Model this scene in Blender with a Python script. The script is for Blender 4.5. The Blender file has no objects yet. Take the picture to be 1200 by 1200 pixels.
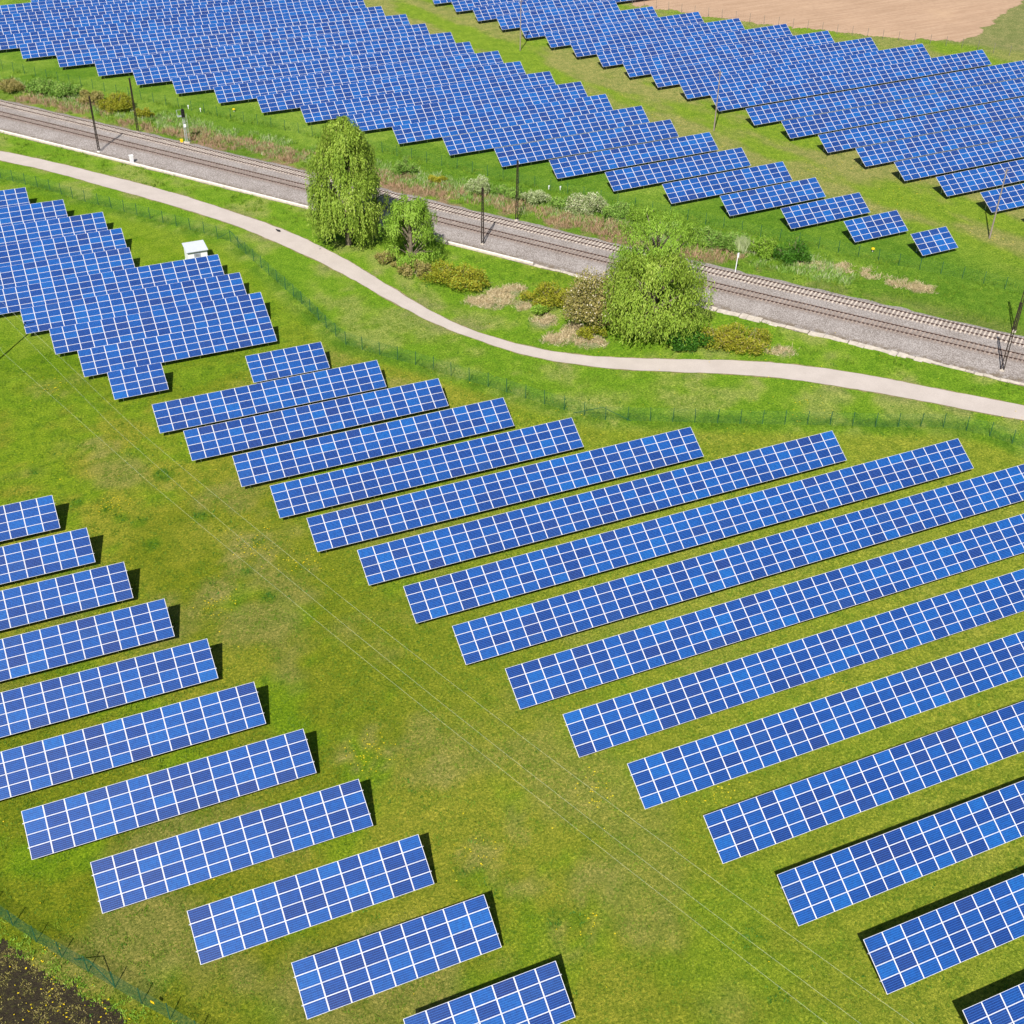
import bpy, math, random
import numpy as np
from mathutils import Vector, Matrix

# ------------------------------------------------------------------ scene, camera, light
S = bpy.context.scene
S.render.engine = 'CYCLES'
S.view_settings.view_transform = 'Standard'
S.view_settings.look = 'None'
S.view_settings.gamma = 1.0
S.view_settings.exposure = 0.5
COL = S.collection

CAM_YAW, CAM_PITCH, CAM_ROLL, CAM_H = 0.423577394, 0.635912274, 0.0178147602, 83.1800497
cam_d = bpy.data.cameras.new('camera'); cam = bpy.data.objects.new('camera', cam_d); COL.objects.link(cam)
cam_d.sensor_width = 36.0; cam_d.sensor_fit = 'HORIZONTAL'; cam_d.lens = 36.0 * 1482.58985 / 1200.0
cam_d.clip_start = 1.0; cam_d.clip_end = 9000.0
_cy, _sy, _cp, _sp = math.cos(CAM_YAW), math.sin(CAM_YAW), math.cos(CAM_PITCH), math.sin(CAM_PITCH)
_f = Vector((_sy * _cp, _cy * _cp, -_sp)); _r = Vector((_cy, -_sy, 0)); _u = _r.cross(_f)
_cr, _sr = math.cos(CAM_ROLL), math.sin(CAM_ROLL)
R0 = _r * _cr + _u * _sr; U0 = -_r * _sr + _u * _cr
cam.matrix_world = Matrix(((R0.x, U0.x, -_f.x, 0), (R0.y, U0.y, -_f.y, 0), (R0.z, U0.z, -_f.z, CAM_H), (0, 0, 0, 1)))
S.camera = cam

SUN_AZ, SUN_EL = math.radians(217.0), math.radians(47.5)      # compass style: 0 = +Y, clockwise
W = bpy.data.worlds.new('World'); S.world = W; W.use_nodes = True
wn = W.node_tree; wn.nodes.clear()
wo = wn.nodes.new('ShaderNodeOutputWorld'); wb = wn.nodes.new('ShaderNodeBackground'); ws = wn.nodes.new('ShaderNodeTexSky')
ws.sky_type = 'NISHITA'; ws.sun_disc = False; ws.sun_elevation = SUN_EL; ws.sun_rotation = SUN_AZ
ws.altitude = 100; ws.air_density = 1.0; ws.dust_density = 0.8; ws.ozone_density = 1.2
wb.inputs[1].default_value = 0.055
wn.links.new(ws.outputs[0], wb.inputs[0]); wn.links.new(wb.outputs[0], wo.inputs[0])
sd = bpy.data.lights.new('sun', 'SUN'); sun = bpy.data.objects.new('sun', sd); COL.objects.link(sun)
sd.energy = 4.9; sd.angle = math.radians(0.5); sd.color = (1.0, 0.955, 0.88)
_sv = Vector((math.sin(SUN_AZ) * math.cos(SUN_EL), math.cos(SUN_AZ) * math.cos(SUN_EL), math.sin(SUN_EL)))
sun.rotation_euler = _sv.to_track_quat('Z', 'Y').to_euler(); sun.location = (0, 0, 120)

random.seed(7); RNG = np.random.default_rng(7)

# ------------------------------------------------------------------ terrain height and noise
def gz(x):                       # the ground climbs gently to the east
    return 0.026609455 * 10.23343149 * np.logaddexp(0, (np.asarray(x, dtype=float) - 83.99542301) / 10.23343149)
def gzf(x): return float(gz(x))

def _hash(ix, iy, seed):
    h = (ix.astype(np.int64) * 374761393 + iy.astype(np.int64) * 668265263 + seed * 974711) & 0x7fffffff
    h = ((h ^ (h >> 13)) * 1274126177) & 0x7fffffff
    return ((h ^ (h >> 16)) & 0xffff) / 65535.0
def vnoise(x, y, seed=0):
    ix, iy = np.floor(x), np.floor(y); fx, fy = x - ix, y - iy
    fx = fx * fx * (3 - 2 * fx); fy = fy * fy * (3 - 2 * fy)
    a = _hash(ix, iy, seed); b = _hash(ix + 1, iy, seed); c = _hash(ix, iy + 1, seed); d = _hash(ix + 1, iy + 1, seed)
    return (a * (1 - fx) + b * fx) * (1 - fy) + (c * (1 - fx) + d * fx) * fy
def fbm(x, y, sc, seed=0, octv=4):
    s, a, t = 0, 1.0, 0
    x = np.asarray(x, float); y = np.asarray(y, float)
    for o in range(octv):
        s = s + a * vnoise(x / sc * 2 ** o + 17.3 * o, y / sc * 2 ** o - 9.1 * o, seed + o); t += a; a *= 0.55
    return s / t
def sstep(a, b, v):
    t = np.clip((v - a) / (b - a), 0, 1); return t * t * (3 - 2 * t)
def project(x, y, z):            # photograph position 0..1 of a world point, used only to know what is in view
    d = Vector((x, y, z - CAM_H)); w = d.dot(_f); k = 1482.59 / 1200.0
    return 0.5 + k * d.dot(R0) / w, 0.5 - k * d.dot(U0) / w
def pdist(x, y, pts):            # distance to a polyline
    best = np.full(np.shape(x), 1e9)
    for (ax, ay), (bx, by) in zip(pts[:-1], pts[1:]):
        vx, vy = bx - ax, by - ay; L = vx * vx + vy * vy
        t = np.clip(((x - ax) * vx + (y - ay) * vy) / L, 0, 1)
        best = np.minimum(best, np.hypot(x - ax - t * vx, y - ay - t * vy))
    return best
def resample(pts, step):
    P = np.array(pts, float); seg = np.hypot(*np.diff(P, axis=0).T); s = np.concatenate([[0], np.cumsum(seg)])
    n = max(1, int(round(s[-1] / step))); t = np.linspace(0, s[-1], n + 1)
    return [(float(np.interp(q, s, P[:, 0])), float(np.interp(q, s, P[:, 1]))) for q in t]
def smooth(pts, it=2):
    P = [tuple(p) for p in pts]
    for _ in range(it):
        Q = [P[0]]
        for a, b in zip(P[:-1], P[1:]):
            Q += [(a[0] * .75 + b[0] * .25, a[1] * .75 + b[1] * .25), (a[0] * .25 + b[0] * .75, a[1] * .25 + b[1] * .75)]
        P = Q + [P[-1]]
    return P

# ------------------------------------------------------------------ object helpers
def tag(o, label=None, cat=None, group=None, kind=None):
    if label: o['label'] = label
    if cat: o['category'] = cat
    if group: o['group'] = group
    if kind: o['kind'] = kind
    return o
def empty(name, loc, rot=(0, 0, 0)):
    o = bpy.data.objects.new(name, None); o.location = loc; o.rotation_euler = rot; o.empty_display_size = 0.3
    COL.objects.link(o); return o
def link(name, me, parent=None, loc=(0, 0, 0), rot=(0, 0, 0)):
    o = bpy.data.objects.new(name, me); o.location = loc; o.rotation_euler = rot
    if parent: o.parent = parent
    COL.objects.link(o); return o

class MB:
    """collects boxes, bars, tubes and leaves, builds ONE mesh object"""
    def __init__(s): s.v = []; s.f = []; s.m = []; s.mats = []; s.cur = 0
    def mat(s, m):
        if m not in s.mats: s.mats.append(m)
        s.cur = s.mats.index(m); return s
    def face(s, pts):
        n = len(s.v); s.v += [tuple(p) for p in pts]; s.f.append(tuple(range(n, n + len(pts)))); s.m.append(s.cur)
    def box(s, c, d, M=None):
        n = len(s.v); hx, hy, hz = d[0] / 2, d[1] / 2, d[2] / 2
        for sx, sy, sz in ((-1,-1,-1),(1,-1,-1),(1,1,-1),(-1,1,-1),(-1,-1,1),(1,-1,1),(1,1,1),(-1,1,1)):
            p = Vector((sx * hx, sy * hy, sz * hz))
            if M is not None: p = M @ p
            s.v.append((p.x + c[0], p.y + c[1], p.z + c[2]))
        for q in ((0,3,2,1),(4,5,6,7),(0,1,5,4),(1,2,6,5),(2,3,7,6),(3,0,4,7)):
            s.f.append(tuple(n + i for i in q)); s.m.append(s.cur)
    def bar(s, p0, p1, w, h=None):
        p0, p1 = Vector(p0), Vector(p1); d = p1 - p0; L = d.length
        if L < 1e-6: return
        M = d.to_track_quat('Z', 'Y').to_matrix(); s.box((p0 + p1) / 2, (w, h or w, L), M)
    def tube(s, pts, rad, n=6, cap=True):
        pts = [Vector(p) for p in pts]; base = len(s.v)
        for i, p in enumerate(pts):
            d = (pts[min(i + 1, len(pts) - 1)] - pts[max(i - 1, 0)])
            M = d.to_track_quat('Z', 'Y').to_matrix(); r = rad[i] if isinstance(rad, (list, tuple)) else rad
            for k in range(n):
                a = 2 * math.pi * k / n; q = M @ Vector((math.cos(a) * r, math.sin(a) * r, 0)); s.v.append(tuple(p + q))
        for i in range(len(pts) - 1):
            for k in range(n):
                k2 = (k + 1) % n; s.f.append((base + i*n + k, base + i*n + k2, base + (i+1)*n + k2, base + (i+1)*n + k)); s.m.append(s.cur)
        if cap:
            s.f.append(tuple(base + k for k in reversed(range(n)))); s.m.append(s.cur)
            s.f.append(tuple(base + (len(pts)-1)*n + k for k in range(n))); s.m.append(s.cur)
    def mesh(s, name, mat=None):
        me = bpy.data.meshes.new(name); me.from_pydata([tuple(map(float, p)) for p in s.v], [], s.f)
        for m in (s.mats or [mat]): me.materials.append(m)
        if s.mats: me.polygons.foreach_set('material_index', s.m)
        me.update(); return me
    def build(s, name, mat=None, parent=None, loc=(0, 0, 0), rot=(0, 0, 0)):
        return link(name, s.mesh(name, mat), parent, loc, rot)

def mesh_np(name, V, F, mat, attr=None):
    """fast mesh from numpy arrays; F is (n,3) or (n,4)"""
    me = bpy.data.meshes.new(name); k = F.shape[1]
    me.vertices.add(len(V)); me.vertices.foreach_set('co', np.asarray(V, np.float32).ravel())
    me.loops.add(F.size); me.loops.foreach_set('vertex_index', F.astype(np.int32).ravel())
    me.polygons.add(len(F)); me.polygons.foreach_set('loop_start', np.arange(0, F.size, k, dtype=np.int32))
    me.polygons.foreach_set('loop_total', np.full(len(F), k, np.int32))
    me.materials.append(mat)
    if attr is not None:
        for an, (dom, arr) in attr.items():
            if arr.ndim == 1:
                a = me.attributes.new(an, 'FLOAT', dom); a.data.foreach_set('value', arr.astype(np.float32))
            else:
                a = me.attributes.new(an, 'FLOAT_COLOR', dom)
                c = np.ones((len(arr), 4), np.float32); c[:, :arr.shape[1]] = arr; a.data.foreach_set('color', c.ravel())
    me.update(calc_edges=True); me.validate(); return me

# ------------------------------------------------------------------ material helper
def srgb(r, g, b):
    def f(c):
        c /= 255.0; return c / 12.92 if c <= .04045 else ((c + .055) / 1.055) ** 2.4
    return (f(r), f(g), f(b), 1)
class NT:
    def __init__(s, name):
        s.m = bpy.data.materials.new(name); s.m.use_nodes = True; s.t = s.m.node_tree; s.t.nodes.clear()
        s.out = s.t.nodes.new('ShaderNodeOutputMaterial')
    def n(s, typ, ins=None, **kw):
        nd = s.t.nodes.new(typ)
        for k, v in kw.items(): setattr(nd, k, v)
        for k, v in (ins or {}).items():
            if isinstance(v, bpy.types.NodeSocket): s.t.links.new(v, nd.inputs[k])
            else: nd.inputs[k].default_value = v
        return nd
    def L(s, a, b): s.t.links.new(a, b)
    def mix(s, fac, a, b, typ='MIX'):
        nd = s.t.nodes.new('ShaderNodeMix'); nd.data_type = 'RGBA'; nd.blend_type = typ
        for i, v in ((0, fac), (6, a), (7, b)):
            if isinstance(v, bpy.types.NodeSocket): s.t.links.new(v, nd.inputs[i])
            elif i == 0: nd.inputs[0].default_value = v
            else: nd.inputs[i].default_value = v
        return nd.outputs[2]
    def math(s, op, a, b=None, c=None, clamp=False):
        nd = s.t.nodes.new('ShaderNodeMath'); nd.operation = op; nd.use_clamp = clamp
        for i, v in enumerate((a, b, c)):
            if v is None: continue
            if isinstance(v, bpy.types.NodeSocket): s.t.links.new(v, nd.inputs[i])
            else: nd.inputs[i].default_value = v
        return nd.outputs[0]
    def noise(s, scale, detail=4, rough=.55, vec=None, dist=0.0):
        nd = s.n('ShaderNodeTexNoise', {'Scale': scale, 'Detail': detail, 'Roughness': rough, 'Distortion': dist})
        if vec is not None: s.L(vec, nd.inputs['Vector'])
        return nd.outputs['Fac']
    def ramp(s, fac, stops):
        nd = s.t.nodes.new('ShaderNodeValToRGB'); cr = nd.color_ramp
        while len(cr.elements) > 1: cr.elements.remove(cr.elements[-1])
        cr.elements[0].position = stops[0][0]; cr.elements[0].color = stops[0][1]
        for p, c in stops[1:]:
            e = cr.elements.new(p); e.color = c
        s.L(fac, nd.inputs[0]); return nd.outputs[0]
    def step(s, v, a, b):
        nd = s.n('ShaderNodeMapRange', {'From Min': a, 'From Max': b}, clamp=True, interpolation_type='SMOOTHSTEP'); s.L(v, nd.inputs['Value']); return nd.outputs[0]
    def pos(s, scale=None):
        g = s.n('ShaderNodeNewGeometry').outputs['Position']
        if scale:
            m = s.n('ShaderNodeMapping'); m.inputs['Scale'].default_value = scale; s.L(g, m.inputs[0]); return m.outputs[0]
        return g
    def attr(s, name): return s.n('ShaderNodeAttribute', attribute_name=name)
    def bsdf(s, color, rough=.9, metal=0, spec=.2, bump=None, bstr=.5, bdist=.05, **kw):
        p = s.n('ShaderNodeBsdfPrincipled', {'Metallic': metal, 'Specular IOR Level': spec})
        for k, v in (('Base Color', color), ('Roughness', rough)):
            if isinstance(v, bpy.types.NodeSocket): s.L(v, p.inputs[k])
            else: p.inputs[k].default_value = v
        for k, v in kw.items(): p.inputs[k.replace('_', ' ')].default_value = v
        if bump is not None:
            b = s.n('ShaderNodeBump', {'Strength': bstr, 'Distance': bdist}); s.L(bump, b.inputs['Height']); s.L(b.outputs[0], p.inputs['Normal'])
        s.L(p.outputs[0], s.out.inputs[0]); return p

def simple(name, col, rough=.6, metal=0, spec=.4, var=.15, sc=3.0):
    t = NT(name); v = t.noise(sc, 4, .6, t.pos()); d = tuple(c * (1 - var) for c in col[:3]) + (1,); l = tuple(min(1, c * (1 + var)) for c in col[:3]) + (1,)
    t.bsdf(t.ramp(v, [(.3, d), (.7, l)]), rough, metal, spec); return t.m

# ------------------------------------------------------------------ railway axis (world metres)
RD = np.array([0.61050786, -0.7920102]); RN = np.array([0.7920102, 0.61050786]); RO = np.array([70.0, 178.0])
def rail_t(s): return -6e-5 * s * s - 0.004 * s
def rail_xy(s, off):
    slope = -1.2e-4 * s - 0.004; L = math.hypot(1, slope)
    # offset measured square to the track
    p = RO + RD * (s - off * slope / L) + RN * (rail_t(s) + off / L)
    return float(p[0]), float(p[1])
def rail_off(x, y):
    qx, qy = x - RO[0], y - RO[1]; s = qx * RD[0] + qy * RD[1]; t = qx * RN[0] + qy * RN[1]
    return t - rail_t(s), s

PATH_U = [(-9, 250), (5.64, 236.58), (12.06, 229.52), (19.4, 220.37), (27.92, 209.54), (33.33, 201.55), (38.41, 193.29), (41.85, 187.6), (45.2, 181.0), (48.4, 172.72), (50.72, 165.0), (52.9, 157.0), (55.08, 149.9), (57.78, 143.49), (61.75, 137.95), (65.99, 133.41), (70.84, 130.0), (75.8, 127.4), (80.94, 125.0), (87.63, 121.82), (93.82, 117.86), (99.44, 113.09), (104.55, 107.9), (109.15, 102.9), (114.2, 97.5), (128, 83), (150, 60)]
PATH_L = [(-13, 250), (5.19, 232.09), (13.54, 222.14), (21.23, 211.52), (28.76, 201.2), (35.4, 191.4), (38.6, 185.6), (41.3, 179.9), (44.3, 173.3), (46.9, 167.0), (49.0, 160.6), (51.63, 152.8), (54.4, 145.9), (58.2, 139.6), (61.6, 134.6), (64.9, 131.2), (69.3, 127.6), (74.2, 124.69), (79.16, 122.18), (85.86, 118.5), (90.8, 115.2), (97.12, 109.86), (102.24, 104.7), (107.02, 99.7), (111.71, 94.9), (125, 81), (147, 58)]
PATH_C = [((a[0] + b[0]) / 2, (a[1] + b[1]) / 2) for a, b in zip(resample(smooth(PATH_U), 2)[:150], resample(smooth(PATH_L), 2)[:150])]

FENCE_SOUTH = [(-2, 232), (4.32, 223.32), (11.26, 214.9), (14.94, 209.25), (20.86, 202.02), (26.58, 194.31), (32.17, 187.19), (34.5, 183.63), (35.81, 176.52), (36.9, 169.9), (37.99, 163.97), (39.2, 156.5), (39.92, 150.7), (41.0, 145.58), (44.52, 141.18), (48.41, 136.42), (51.58, 132.03), (54.86, 127.91), (58.51, 122.81), (62.33, 117.96), (64.2, 115.9), (71.28, 112.51), (79.19, 108.64), (87.28, 104.8), (95.25, 100.75), (100.39, 98.56), (102.98, 96.98), (105.33, 94.26), (107.0, 91.2), (110, 84)]
FENCE_NORTH = [(3, 294), (10.47, 285.04), (27.62, 262.75), (42.89, 243.44), (57.2, 225.88), (71.83, 206.2), (78.28, 197.89), (88.28, 184.14), (94.07, 176.48), (103.2, 164.13), (110.04, 154.63), (117.08, 145.64), (120.86, 140.62), (124.54, 135.74), (128.59, 130.76), (132.28, 125.42), (135.46, 120.14), (141, 110)]
FENCE_FIELD = [(147, 292), (150.7, 283.0), (154.3, 275.5), (157.6, 269.4), (161.6, 263.3), (166.69, 256.55), (171.9, 249.76), (177.6, 243.1), (183.4, 235.8), (189.4, 229.0), (194.3, 223.9), (198.6, 219.6), (202, 215.2), (206.36, 208.49), (209.64, 203.13), (216, 193)]
FENCE_CORNER = [(-13, 73), (-10.05, 68.56), (-8.29, 65.94), (-6.61, 63.79), (-5.21, 62.03), (-3.8, 60.14), (-2.49, 58.38), (-1.39, 57.03), (-0.3, 55.62), (0.71, 54.26), (4, 50)]

# ------------------------------------------------------------------ ground sheet with its real cover painted per metre
def axis(lo, hi, step, far):
    return np.concatenate([-np.array(far[::-1]), np.arange(lo, hi, step), hi + np.array(far)])
def blobs(x, y, pts, r, seed=3):
    m = np.zeros_like(x); w = fbm(x, y, 3.5, seed, 3)
    for px, py in pts:
        d = np.hypot(x - px, y - py) / r + (w - .5) * 1.6
        m = np.maximum(m, 1 - sstep(.55, 1.1, d))
    return m
DRY = [(3.1, 149.1), (6.5, 151.2), (22.8, 127.3), (0.8, 106), (18.7, 107.6), (17.3, 105.8), (20.3, 75.2), (25.1, 61.1), (36.8, 63), (32.5, 54.4), (28.3, 51.9), (7, 133.8), (-1.2, 115.9), (25.6, 70.3), (73.5, 98.5), (82.9, 102.2), (44.3, 133.4), (20.6, 76.2), (12.6, 101), (101.8, 102.2), (27, 57), (30, 62), (35, 49)]
LUSH = [(12.5, 124.6), (5.3, 120.4), (6.3, 118.2), (9, 112.1), (2.4, 122.7), (-1.2, 130.8), (22.9, 59.5), (28, 52.8), (29.7, 52.5), (41, 45.3), (39.9, 40.8), (16.8, 103.7), (14.5, 115), (8.2, 116.6), (19, 108), (18, 99)]
STRAW = [(62.2, 151.2), (65.8, 151.8), (67, 147), (68.4, 141.4), (71, 138.5), (71.5, 134.3), (93.9, 121.6), (68, 152.3), (67.8, 137.2), (64, 149), (69.5, 137.0)]
DRYN = [(113.3, 140.9), (116.3, 138.6), (118.6, 135.4), (120.6, 132), (122.6, 128.7), (111, 143.5)]
def cover(x, y):
    """albedo of the ground cover at world x,y"""
    ro, rs = rail_off(x, y)
    pc = pdist(x, y, smooth(PATH_C[::6] + [PATH_C[-1]], 1)); fs = pdist(x, y, FENCE_SOUTH); fn = pdist(x, y, FENCE_NORTH)
    n1 = fbm(x, y, 22, 1, 4); n2 = fbm(x, y, 5, 11, 4); n3 = fbm(x, y, 1.6, 21, 3); n4 = fbm(x, y, 9, 31, 4)
    def C(a): return np.array(a)[None, :] * np.ones((len(x), 1))
    def mix(a, b, m): return a * (1 - m[:, None]) + b * m[:, None]
    c = mix(C((.185, .225, .012)), C((.280, .300, .026)), sstep(.38, .62, n1))        # farm meadow, olive green
    c = mix(c, C((.150, .255, .014)), sstep(.53, .70, n2) * .65)
    c = mix(c, C((.290, .275, .075)), sstep(.54, .72, n4) * .60)
    c = mix(c, C((.330, .300, .090)), blobs(x, y, DRY, 2.6) * .6 * sstep(.3, .6, n3))
    c = mix(c, C((.060, .145, .012)), blobs(x, y, LUSH, 1.15, 5) * .65)
    # the right block stands on lighter, mown grass
    c = mix(c, C((.265, .320, .034)), sstep(10, 60, x) * sstep(150, 100, y) * .8)
    c = mix(c, mix(C((.130, .235, .014)), C((.200, .285, .030)), sstep(.4, .62, n2)), sstep(128, 165, y) * .8)
    # strip between fence and railway
    side = ro                                                                        # >0 north of the railway
    strip = sstep(26, 15, pc) * (side < -8) * (1 - sstep(.5, 3.0, fs) * (pc > 6) * (fs < 400) * (y < np.interp(x, [p[0] for p in FENCE_SOUTH], [p[1] for p in FENCE_SOUTH])))
    c = mix(c, mix(C((.160, .270, .026)), C((.270, .330, .075)), sstep(.42, .66, n2)), strip)
    c = mix(c, C((.085, .170, .020)), sstep(2.6, .6, fs) * sstep(.35, .6, n3) * .8)
    c = mix(c, C((.230, .200, .100)), sstep(4.0, 2.0, pc) * sstep(.5, .7, n2) * .35)
    c = mix(c, C((.360, .330, .200)), np.maximum(blobs(x, y, STRAW, 1.9, 8), blobs(x, y, DRYN, 1.7, 9)) * .8)
    # north of the railway
    north = (side > 4).astype(float)
    cn = mix(C((.130, .225, .030)), C((.205, .290, .055)), sstep(.4, .65, n1))
    cn = mix(cn, C((.085, .180, .018)), sstep(.5, .68, n2) * .45)
    bank = sstep(10.5, 6.0, side)
    dry = sstep(.47, .62, n2) * sstep(150, 60, rs) 
    cn = mix(cn, C((.300, .210, .120)), bank * np.clip(dry * 1.2, 0, 1) * (1 - .75 * sstep(38, 52, rs)))
    cn = mix(cn, C((.120, .160, .050)), bank * sstep(.5, .3, n2) * .5)
    # grass lane between the two far fields and beyond
    lane = sstep(-6, 2, x - (118 + (204 - y) * .37)) * sstep(10, 20, side)
    lane2 = sstep(10, -4, np.abs(x - (121 + (215 - y) * .32)) - 7)
    cl = mix(C((.195, .275, .034)), C((.290, .300, .080)), sstep(.4, .62, fbm(x + y * .3, y * .35, 6, 41, 4)))
    cn = mix(cn, cl, np.clip(lane * .8 + lane2 * sstep(12, 22, side) * .9, 0, 1))
    c = mix(c, cn, north)
    c = mix(c, C((.240, .250, .090)), sstep(2, 8, x - np.interp(y, [190, 203, 229, 263, 290], [217, 210, 190, 161, 149])) * .85)
    # worn edge by the ploughed corner
    gr = sstep(1.05, 1.5, c[:, 1] / (c[:, 0] + 1e-6))[:, None]          # only the living grass, not straw or soil
    c = c * (1 - gr) + c * np.array([[1.04, 1.16, .62]]) * gr
    return np.clip(c, .004, .9)

xs = axis(-70, 290, .8, [60, 200, 700, 2500]); xs[:4] = [-3000, -900, -300, -130]
ys = axis(0, 390, .8, [60, 200, 700, 3000]); ys[:4] = [-3000, -800, -200, -60]
GX, GY = np.meshgrid(xs, ys); gx, gy = GX.ravel(), GY.ravel()
V = np.stack([gx, gy, gz(gx)], 1); nx, ny = len(xs), len(ys)
i, j = np.meshgrid(np.arange(nx - 1), np.arange(ny - 1)); b0 = (j * nx + i).ravel()
F = np.stack([b0, b0 + 1, b0 + nx + 1, b0 + nx], 1)
tint = cover(gx, gy)

t = NT('meadow')
P = t.pos()
col = t.attr('tint').outputs['Color']
fine = t.noise(4.2, 6, .78, P, .3); mid = t.noise(.7, 4, .6, P); tiny = t.noise(13, 3, .75, P)
m1 = t.ramp(fine, [(.34, (.28, .40, .26, 1)), (.46, (.78, .84, .74, 1)), (.54, (1.08, 1.04, 1.05, 1)), (.66, (1.95, 1.70, 2.0, 1))])
m1b = t.ramp(tiny, [(.30, (.45, .52, .42, 1)), (.5, (1, 1, 1, 1)), (.70, (1.7, 1.55, 1.7, 1))])
c1 = t.mix(1.0, t.mix(1.0, col, m1, 'MULTIPLY'), m1b, 'MULTIPLY')
m2 = t.ramp(mid, [(.32, (.78, .86, .80, 1)), (.66, (1.22, 1.12, 1.3, 1))])
c2 = t.mix(1.0, c1, m2, 'MULTIPLY')
weed = t.step(t.noise(1.9, 5, .7, P, .6), .58, .66)
c3 = t.mix(t.math('MULTIPLY', weed, .5), c2, (.055, .150, .008, 1))
straw = t.math('MULTIPLY', t.step(t.noise(6.5, 4, .7, P, .6), .60, .70), t.step(t.noise(.16, 3, .6, P), .46, .62))
c4 = t.mix(t.math('MULTIPLY', straw, .55), c3, (.32, .28, .12, 1))
t.bsdf(c4, .95, 0, .1, bump=t.math('ADD', t.math('MULTIPLY', fine, .7), t.math('MULTIPLY', tiny, .5)), bstr=1.0, bdist=.28)
M_MEADOW = t.m
ground = link('ground', mesh_np('ground', V, F, M_MEADOW, {'tint': ('POINT', tint)})); tag(ground, kind='structure')
del GX, GY, tint

# ------------------------------------------------------------------ sheets: ploughed field, dark soil, path
def strip_mesh(U, Lw, lift, nacross=3):
    V = []; F = []
    n = min(len(U), len(Lw))
    for a, b in zip(U[:n], Lw[:n]):
        for k in range(nacross + 1):
            q = k / nacross; x = a[0] * (1 - q) + b[0] * q; y = a[1] * (1 - q) + b[1] * q
            V.append((x, y, gzf(x) + lift))
    w = nacross + 1
    for r in range(n - 1):
        for k in range(nacross): F.append((r*w + k, (r+1)*w + k, (r+1)*w + k + 1, r*w + k + 1))
    return np.array(V), np.array(F)

t = NT('pale_path'); P = t.pos()
v = t.noise(.35, 4, .6, P); g = t.noise(9, 4, .75, P)
c = t.mix(.5, t.ramp(v, [(.3, (.40, .35, .315, 1)), (.7, (.52, .46, .42, 1))]), t.ramp(g, [(.3, (.36, .31, .28, 1)), (.7, (.58, .51, .465, 1))]))
t.bsdf(c, .9, 0, .2, bump=g, bstr=.3, bdist=.02); M_PATH = t.m
PU, PL = resample(smooth(PATH_U), 1.0), resample(smooth(PATH_L), 1.0)
n = 420; PU = resample(smooth(PATH_U), 1.0); k = len(PU)
Parr = np.array(smooth(PATH_L)); seg = np.hypot(*np.diff(Parr, axis=0).T); ss = np.concatenate([[0], np.cumsum(seg)]); tt = np.linspace(0, ss[-1], k)
PL = [(float(np.interp(q, ss, Parr[:, 0])), float(np.interp(q, ss, Parr[:, 1]))) for q in tt]
jit = lambda P_, s: [(x + (fbm(np.array([x]), np.array([y]), 1.7, s, 2)[0] - .5) * .35, y + (fbm(np.array([x]), np.array([y]), 1.9, s + 5, 2)[0] - .5) * .35) for x, y in P_]
PU, PL = jit(PU, 61), jit(PL, 62)
V, F = strip_mesh(PU, PL, .03, 3); tag(link('footpath', mesh_np('footpath', V, F[:, ::-1], M_PATH)), kind='structure')
# brown worn margins of the path
t = NT('worn_verge'); P = t.pos()
al = t.noise(1.4, 4, .65, P); t.bsdf(t.ramp(al, [(.35, (.12, .17, .03, 1)), (.55, (.24, .19, .10, 1)), (.75, (.34, .27, .17, 1))]), .95, 0, .1, bump=al, bstr=.6, bdist=.05); M_VERGE = t.m
def offs(P_, d):
    Q = []
    for i2, p in enumerate(P_):
        a = P_[max(i2 - 1, 0)]; b = P_[min(i2 + 1, len(P_) - 1)]; L = math.hypot(b[0]-a[0], b[1]-a[1]) or 1
        w_ = d * (.25 + 1.5 * abs(fbm(np.array([p[0]]), np.array([p[1]]), 2.2, 77, 2)[0] - .25))
        Q.append((p[0] - (b[1]-a[1]) / L * w_, p[1] + (b[0]-a[0]) / L * w_))
    return Q
V1, F1 = strip_mesh(offs(PU, .28), PU, .012, 1); V2, F2 = strip_mesh(PL, offs(PL, -.28), .012, 1)
tag(link('path_verge', mesh_np('path_verge', np.vstack([V1, V2]), np.vstack([F1, F2 + len(V1)])[:, ::-1], M_VERGE)), kind='structure')

def patch(name, inside, x0, x1, y0, y1, step, mat, lift):
    xx = np.arange(x0, x1, step); yy = np.arange(y0, y1, step); X, Y = np.meshgrid(xx, yy)
    val = inside(X.ravel(), Y.ravel()).reshape(X.shape)
    idx = -np.ones(X.shape, int); keep = val[:-1, :-1] & val[1:, :-1] & val[:-1, 1:] & val[1:, 1:]
    j_, i_ = np.nonzero(keep); nodes = {}; V = []; F = []
    for a, b in zip(j_, i_):
        q = []
        for jj, ii in ((a, b), (a, b + 1), (a + 1, b + 1), (a + 1, b)):
            if (jj, ii) not in nodes: nodes[(jj, ii)] = len(V); V.append((X[jj, ii], Y[jj, ii], 0))
            q.append(nodes[(jj, ii)])
        F.append(q)
    V = np.array(V); V[:, 2] = gz(V[:, 0]) + lift
    o = link(name, mesh_np(name, V, np.array(F), mat)); tag(o, kind='structure'); return o

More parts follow.
